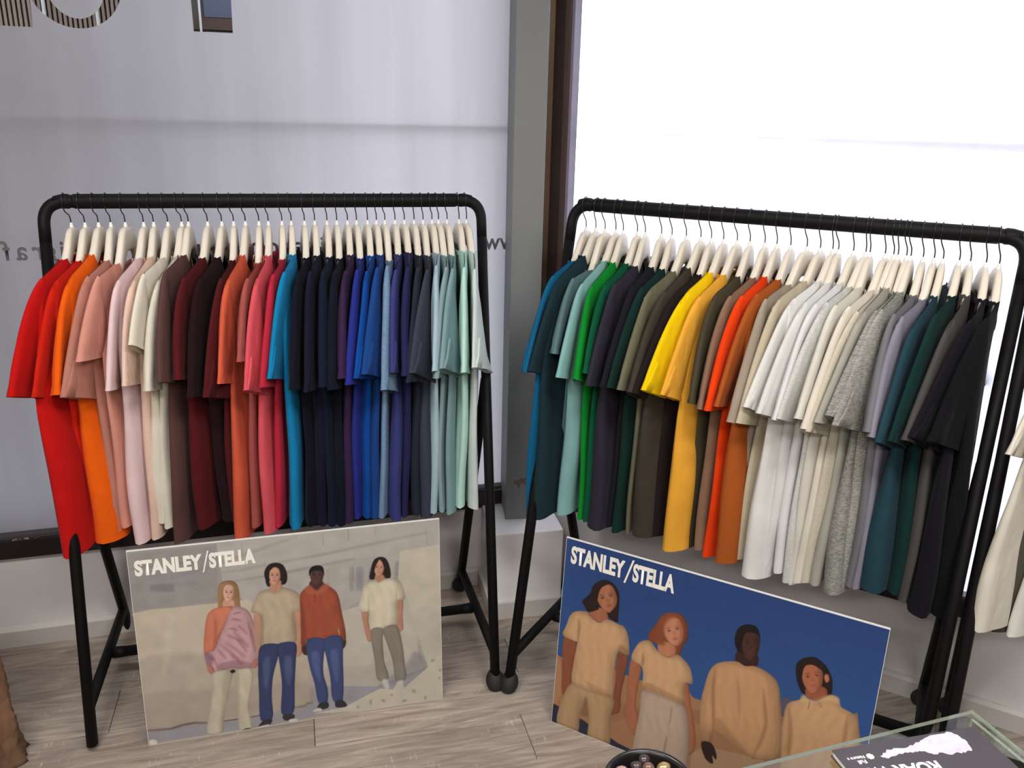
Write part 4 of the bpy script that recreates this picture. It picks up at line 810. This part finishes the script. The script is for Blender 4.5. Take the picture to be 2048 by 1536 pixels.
P2=[((46,84,140),100,0,[28,-609,1059,-39,901,901,-77,699]),
((46,84,140),60,0,[-51,17,247,82,491,119,1008,263,888,979,-140,788]),
((44,81,137),60,0,[-22,85,277,147,516,180,1001,305,888,979,-140,788]),
((43,78,134),60,0,[7,151,305,210,540,240,994,346,888,979,-140,788]),
((42,76,131),60,0,[35,215,333,272,564,298,988,388,888,979,-140,788]),
((41,73,128),60,0,[63,279,361,332,587,355,981,428,888,979,-140,788]),
((40,70,125),60,0,[90,340,387,391,610,411,974,469,888,979,-140,788]),
((39,68,122),60,0,[116,400,413,448,632,465,967,509,888,979,-140,788]),
((38,65,119),60,0,[142,459,439,504,654,518,960,549,888,979,-140,788]),
((37,63,116),60,0,[167,517,463,559,675,570,954,589,888,979,-140,788]),
((36,60,113),60,0,[192,573,488,612,696,621,947,628,888,979,-140,788]),
((35,57,110),60,0,[216,628,511,665,716,671,940,667,888,979,-140,788]),
((34,55,107),60,0,[239,682,534,716,736,720,934,706,888,979,-140,788]),
((33,52,104),60,0,[262,735,557,766,756,768,927,745,888,979,-140,788]),
((32,50,102),60,0,[285,786,579,815,775,815,921,783,888,979,-140,788]),
((150,112,82),100,1,[-39,220,-5,227,23,222,125,246,231,236,331,247,394,252,431,241,649,279,698,239,894,274,1044,53,18,-484]),
((172,130,96),60,1,[-27,213,7,214,26,129,9,65,-14,56]),
((122,84,60),40,1,[178,143,272,147,275,115,220,98,179,76]),
((120,84,62),40,1,[409,203,442,211,451,177,423,171]),
((112,80,64),60,1,[624,309,652,325,676,179,643,165]),
((42,42,58),100,0,[-14,64,25,58,23,-3,71,-3,-4,-59]),
((42,42,58),100,0,[84,46,103,45,124,36,130,-25,86,-9]),
((42,42,58),100,0,[176,26,212,16,286,8,290,-30,233,-32,177,-16]),
((40,26,26),100,1,[70,407,64,418,86,449,95,479,120,500,146,500,166,483,173,456,171,418,175,389,148,392,137,407,110,404,85,390,75,400]),
((150,96,70),100,1,[102,412,136,412,145,383,120,369,92,381,91,393]),
((158,104,78),100,1,[103,466,120,488,145,491,160,473,166,453,164,428,153,410,134,409,117,422,106,439]),
((95,58,42),45,1,[141,484,159,472,165,452,163,426,155,413,157,437,153,459]),
((95,58,42),90,0,[115,447,120,452,128,455,128,457,119,455,113,448]),
((25,18,18),85,1,[128,449,127,446,124,444,121,442,119,443,119,445,122,448,126,450]),
((95,58,42),90,0,[138,461,143,467,151,469,151,471,142,469,136,462]),
((25,18,18),85,1,[151,463,150,461,147,458,144,457,142,457,142,460,145,463,149,464]),
((95,58,42),40,1,[134,454,143,442,137,437]),
((130,62,58),90,0,[138,423,145,427,153,432,152,435,144,432,136,425]),
((165,108,80),100,1,[107,462,109,457,108,452,107,449,104,447,101,448,97,450,95,455,94,460,94,465,96,468,98,470,102,469,105,467]),
((40,26,26),100,1,[88,429,89,466,103,487,127,502,148,498,129,487,114,469,109,435,115,411,105,401,91,393,82,397]),
((40,26,26),100,1,[146,500,167,480,173,445,172,392,156,397,148,406,165,437,163,468]),
((128,76,54),100,1,[17,289,57,286,55,231,51,167,60,120,59,76,47,80,25,112,20,184]),
((118,70,50),100,1,[184,293,214,300,212,239,206,177,207,121,193,103,173,97,174,136,185,191]),
((165,138,104),100,1,[55,152,107,149,185,154,182,89,185,-10,122,-25,117,62,102,125,89,57,84,-10,21,-4,24,71]),
((186,152,114),100,1,[81,390,37,372,20,322,14,292,57,286,61,289,54,220,56,152,113,149,173,148,183,156,180,244,184,299,199,300,216,303,210,352,196,379,175,383,143,387,120,368,93,379]),
((140,104,74),70,1,[55,364,66,335,62,289,58,288,58,332]),
((140,104,74),35,1,[57,221,113,151,173,148,183,159,133,170,89,176]),
((140,104,74),70,1,[188,323,216,311,216,303,184,297,184,267,181,189,179,265]),
((110,88,62),60,1,[102,125,117,62,89,57]),
((120,66,44),100,1,[269,362,266,387,283,419,298,453,328,469,355,466,370,438,372,403,362,378,356,338,341,353,315,352,289,364]),
((172,116,86),100,1,[298,372,339,376,345,347,327,333,298,341]),
((178,122,94),100,1,[302,433,318,454,340,456,355,437,360,417,358,393,347,375,330,375,314,388,305,406]),
((120,72,52),45,1,[337,450,354,437,359,417,357,391,350,378,351,402,348,424]),
((120,72,52),90,0,[312,413,318,419,325,421,325,423,317,422,311,414]),
((25,18,18),85,1,[325,415,324,412,321,410,318,409,316,409,317,412,320,414,323,416]),
((120,72,52),90,0,[334,427,339,432,346,434,346,436,338,435,333,428]),
((25,18,18),85,1,[346,428,345,426,343,423,339,422,337,423,338,425,341,428,344,429]),
((120,72,52),40,1,[331,420,339,408,333,403]),
((150,70,62),90,0,[334,389,341,393,348,398,347,400,339,398,332,391]),
((128,72,46),95,1,[286,368,284,409,299,445,328,466,350,462,323,451,309,428,305,395,313,367,289,361,269,362]),
((150,96,68),100,1,[225,292,255,280,253,228,251,161,264,111,259,63,243,74,229,97,223,172,221,226]),
((150,96,68),100,1,[368,269,388,277,403,222,426,135,427,81,407,60,403,76,406,126,387,199]),
((168,150,134),100,1,[269,212,335,213,384,210,404,158,414,91,418,0,439,-264,361,-304,336,-26,361,-304,281,-346,262,-60,257,35,265,139]),
((186,152,114),100,1,[269,365,241,347,224,295,255,281,263,253,267,217,330,215,384,211,378,273,400,281,390,322,369,343,350,351,329,333,301,339,284,354]),
((140,104,74),70,1,[255,325,263,296,256,280,253,303]),
((140,104,74),45,1,[267,217,330,215,384,211,383,224,333,231,282,239]),
((70,60,60),80,0,[350,195,353,158,351,130,352,131,355,159,351,196]),
((80,66,58),80,0,[349,97,346,57,342,16,344,16,349,57,351,97]),
((50,30,28),100,1,[504,414,553,424,557,391,532,374,506,382]),
((30,22,22),100,1,[556,465,554,445,546,428,534,416,520,412,507,417,497,430,493,448,495,468,503,485,515,497,529,500,542,495,551,483]),
((66,42,38),100,1,[515,476,531,491,548,485,556,460,556,438,550,413,539,400,526,406,516,426,512,448]),
((30,20,20),45,1,[544,479,555,460,555,438,549,412,541,402,547,426,548,449]),
((30,20,20),90,0,[519,452,524,456,530,455,530,457,524,459,519,454]),
((25,18,18),85,1,[529,449,528,447,525,445,523,445,521,447,522,449,525,451,528,451]),
((30,20,20),90,0,[538,457,543,461,548,460,549,462,543,464,537,459]),
((25,18,18),85,1,[547,454,546,452,544,451,541,451,540,452,541,454,543,456,546,456]),
((30,20,20),40,1,[534,452,538,436,533,434]),
((88,48,46),90,0,[531,419,537,420,543,422,543,426,536,426,530,422]),
((24,18,18),100,1,[496,442,495,471,506,490,524,500,544,498,556,472,548,479,527,479,515,468,512,437,505,415]),
((160,132,104),100,1,[424,74,473,111,577,130,608,133,646,-155,391,-289,422,13]),
((176,138,100),100,1,[505,387,460,366,441,335,433,286,429,227,443,119,471,126,469,169,524,150,577,129,586,128,648,167,627,311,615,361,592,382,555,391,528,382]),
((140,104,74),80,1,[456,346,451,293,465,194,471,126,473,170,460,296]),
((140,104,74),75,1,[578,342,590,271,596,227,581,131,605,225,593,297]),
((140,104,74),45,1,[513,342,528,297,535,222,522,269]),
((140,104,74),45,1,[469,169,524,150,577,129,531,168,479,210]),
((42,26,25),100,1,[445,120,470,127,487,102,488,83,477,92,482,68,463,72,449,96]),
((34,24,24),100,1,[654,400,650,433,665,455,690,466,717,453,735,426,740,402,736,377,681,358,663,377]),
((140,80,58),100,1,[684,382,724,395,731,367,707,352,684,356]),
((158,98,72),100,1,[666,432,681,452,701,451,713,430,716,410,714,385,703,369,688,370,674,386,667,405]),
((95,54,42),45,1,[697,445,712,430,716,409,713,384,706,371,708,396,706,418]),
((95,54,42),90,0,[674,411,679,416,685,417,685,419,678,419,673,412]),
((25,18,18),85,1,[685,411,684,409,682,407,679,406,677,407,678,409,680,411,683,412]),
((95,54,42),90,0,[694,422,699,427,705,428,705,430,698,430,693,423]),
((25,18,18),85,1,[705,422,704,420,701,418,698,417,697,418,697,420,700,422,703,423]),
((95,54,42),40,1,[690,416,697,403,691,398]),
((150,62,60),90,0,[692,384,698,387,705,391,704,394,697,392,691,387]),
((170,108,80),100,1,[730,424,731,419,730,414,728,410,726,409,723,410,721,414,719,418,718,424,719,428,721,432,723,433,726,432,728,428]),
((34,24,24),100,1,[656,396,653,431,667,454,690,464,715,452,724,431,706,439,687,444,670,433,668,401,674,378,668,376]),
((180,146,108),100,1,[679,356,671,340,645,318,640,270,647,177,693,-131,875,-35,813,322,796,349,768,357,756,380,736,378,711,351,691,348]),
((140,104,74),70,1,[646,313,661,274,671,187,661,178,654,261]),
((140,104,74),60,1,[783,344,782,299,784,241,792,245,791,303]),
((198,166,126),80,1,[679,356,671,340,684,333,711,349,738,362,762,364,756,380,736,378,710,354,690,350]),
((110,80,58),80,0,[694,345,693,322,695,323,696,345]),
((110,80,58),80,0,[714,350,724,336,726,338,716,351])]
poster('poster', 'large landscape poster of four people before white concrete walls, leaning on the floor', (-1.000, 1.917, 0.0), .276, .074, P1, (160, 154, 144), (.86, .88, .95),
       ((.018, .182, .521, .561), (.184, .206, .508, .572), (.206, .322, .521, .561)), .022)
poster('poster', 'large landscape poster of four people under deep blue sky, leaning on the floor', (.140, 2.054, 0.0), -.510, .081, P2, (36, 56, 112), (.90, .85, .84),
       ((.020, .176, .522, .570), (.178, .206, .508, .582), (.205, .319, .522, .570)), .006)

# ------------------------------------------------------------------ glass table, booklet, bowl, trunk
M_gt = clear_glass('table_glass', (.90, .94, .91), 1.0)
M_ge = mat('green_glass_edge', (176, 190, 180), .12, noise=.03, nscale=20); M_ge.node_tree.nodes['Principled BSDF'].inputs['Transmission Weight'].default_value = .5
gt = thing('glass_table', 'clear glass display table in front of the blue poster with a grey booklet on it', 'table', (.8125, 1.2106, 0), 0)
da = Vector((-.9474, -.3200, 0)); dbv = Vector((.32, -.9474, 0)).normalized(); zt0 = .742; th_ = .008
def slab(name, o0, a, b_, c, parent, m0, m1):
    P = [o0 + a * i + b_ * j + c * k for k in (0, 1) for j in (0, 1) for i in (0, 1)]
    F = [(0, 1, 3, 2), (4, 6, 7, 5), (0, 4, 5, 1), (2, 3, 7, 6), (0, 2, 6, 4), (1, 5, 7, 3)]
    o = new_mesh(name, P, F, m0, parent); o.data.materials.append(m1)
    for i, f in enumerate(o.data.polygons): f.material_index = 0 if i < 2 else 1
    b = bmesh.new(); b.from_mesh(o.data); bmesh.ops.recalc_face_normals(b, faces=list(b.faces)); b.to_mesh(o.data); b.free(); return o
Z0 = Vector((0, 0, 0)); up = Vector((0, 0, 1))
slab('glass_top', up * zt0, da * 1.05, dbv * .62, up * th_, gt, M_gt, M_ge)
slab('glass_side', dbv * .01 + da * .012, dbv * .60, up * (zt0 - .001), da * -.006 + Z0, gt, M_gt, M_ge)
slab('glass_side', dbv * .01 + da * 1.038, dbv * .60, up * (zt0 - .001), da * -.006 + Z0, gt, M_gt, M_ge)
# booklet
M_cover = mat('charcoal_booklet_cover', (66, 62, 68), .45, noise=.05, nscale=20); M_pages = mat('white_pages', (222, 218, 208), .8, noise=.03, nscale=80, stretch=(1, 1, 20))
bk = thing('booklet', 'charcoal grey booklet with a white cloud picture lying on the glass table', 'book', (.524, 1.092, .7505), math.radians(13.6))
box_obj('pages', (.0025, .262, -.398, -.002, .0012, .0105), M_pages, bk)
box_obj('cover', (0, .267, -.40, 0, .0105, .0120), M_cover, bk, .0004); box_obj('cover', (0, .267, -.40, 0, 0, .0012), M_cover, bk)
M_white = mat('white_cover_ink', (236, 234, 230), .5, noise=.01)
cl = [(.068, -.028), (.085, -.020), (.100, -.017), (.125, -.020), (.140, -.016), (.160, -.010), (.185, -.004), (.212, -.002), (.225, -.012), (.229, -.030), (.224, -.046), (.208, -.050), (.196, -.046), (.182, -.049), (.168, -.041), (.156, -.043), (.145, -.033), (.130, -.031), (.112, -.029), (.092, -.033), (.075, -.034)]
pp = []
for i in range(len(cl)):
    a, b_ = cl[i], cl[(i + 1) % len(cl)]
    for k in range(4): u = k / 4; pp.append((a[0] + (b_[0] - a[0]) * u + (rng.uniform(-.0012, .0012) if k else 0), a[1] + (b_[1] - a[1]) * u + (rng.uniform(-.0022, .0022) if k else 0), .01215))
new_mesh('cloud_picture', pp, [tuple(range(len(pp)))], mat('cloud_print', (196, 190, 206), .5, noise=.18, nscale=60), bk)
RT = Matrix.Rotation(PI, 4, 'Z')
text_obj('lettering', 'ROAR WI', .030, M_white, bk, Matrix.Translation((.150, -.0560, .0123)) @ Matrix.Rotation(math.radians(-4), 4, 'Z') @ RT, offset=.0012, xs=.95)
text_obj('lettering', 'Full', .0105, M_white, bk, Matrix.Translation((.0400, -.0300, .0123)) @ RT, offset=.0003)
text_obj('lettering', 'Nature s', .0085, M_white, bk, Matrix.Translation((.0430, -.0215, .0123)) @ RT, offset=.0002)
new_mesh('emblem', [(.052 + r_ * math.cos(a), -.0255 + r_ * math.sin(a), .0123) for a, r_ in [(2 * PI * k / 16, .0068 if k % 2 else .0052) for k in range(16)]], [tuple(range(16))], M_white, bk)
# bowl of pebbles
M_bowl = mat('black_glazed_bowl', (22, 20, 22), .3, noise=.05, nscale=30)
bw_ = thing('bowl', 'small round black bowl of shiny pebbles in front of the blue poster', 'bowl', (.206, .940, .7502), 0)
prof = [(.0, 0), (.040, 0), (.043, .004), (.054, .030), (.062, .062), (.065, .074), (.0655, .082), (.063, .085), (.059, .083), (.057, .076), (.050, .040), (.038, .014), (.0, .010)]
rings = [[((a + .0001) * math.cos(2 * PI * k / 40) * (1.0), (a + .0001) * math.sin(2 * PI * k / 40), z) for k in range(40)] for a, z in prof]
V, F = loft(rings); new_mesh('bowl_shell', V, F, M_bowl, bw_, True)
peb = [mat('gold_pebble', (190, 160, 110), .22, metal=.7, noise=.2, nscale=60), mat('brown_pebble', (96, 72, 62), .25, noise=.2, nscale=60), mat('rose_pebble', (176, 140, 130), .2, metal=.3, noise=.2, nscale=60), mat('dark_pebble', (60, 50, 50), .2, noise=.1)]
ico = bmesh.new(); bmesh.ops.create_icosphere(ico, subdivisions=2, radius=1); pv = [tuple(v.co) for v in ico.verts]; pf = [tuple(v.index for v in f.verts) for f in ico.faces]; ico.free()
spots = []
for lv, (zz, rmax) in enumerate(((.062, .045), (.079, .050))):
    for k in range(400):
        a = random.uniform(0, 6.28); r_ = rmax * math.sqrt(random.random()); q = (r_ * math.cos(a), r_ * math.sin(a), zz)
        if all((q[0] - s[0]) ** 2 + (q[1] - s[1]) ** 2 + (q[2] - s[2]) ** 2 > .0165 ** 2 for s in spots): spots.append(q)
for k, q in enumerate(spots):
    sx_, sy_, sz_ = random.uniform(.0085, .011), random.uniform(.0075, .010), random.uniform(.006, .0085); an = random.uniform(0, 3.1); ca, sa = math.cos(an), math.sin(an)
    V = [((x * sx_ * ca - y * sy_ * sa) * (1 + .12 * math.sin(3 * y + k)), x * sx_ * sa + y * sy_ * ca, z * sz_) for x, y, z in pv]
    o = new_mesh('pebble', V, pf, peb[k % 4], None, True, loc=(.206 + q[0], .940 + q[1], .7502 + q[2]))
    tag(o, 'one of the shiny pebbles heaped in the black bowl', 'pebble', 'pebbles in the black bowl')
# rustic trunk
M_bark = mat('rough_bark', (112, 82, 60), .9, noise=.45, nscale=16, bump=.8, bscale=30, stretch=(1, 1, .25)); M_cut = mat('sawn_wood', (150, 116, 84), .8, noise=.2, nscale=12)
tk = thing('wooden_stump', 'tall rough brown tree stump cut off by the picture edge beside the pale poster rack', 'tree stump', (-1.482, 1.835, 0))
rings = []; NT = 64
for j in range(60):
    z = .74 * j / 59; R = []
    for k in range(NT):
        a = 2 * PI * k / NT
        r_ = .145 - .012 * z + .007 * math.sin(5 * a + 3 * z) + .006 * math.sin(11 * a - 7 * z + 1) + .004 * math.sin(23 * a + 31 * z) + rng.normal(0, .0022) + .010 * max(0, 1 - z / .05) + .006 * math.sin(9 * z + 2)
        R.append((r_ * math.cos(a) * 1.05, r_ * math.sin(a) * .8, z))
    rings.append(R)
V, F = loft(rings); o = new_mesh('bark', V, F[:-1], M_bark, tk, True)
new_mesh('sawn_top', [(x * .985, y * .985, .7395) for x, y, z in rings[-1]], [tuple(range(NT))], M_cut, tk)
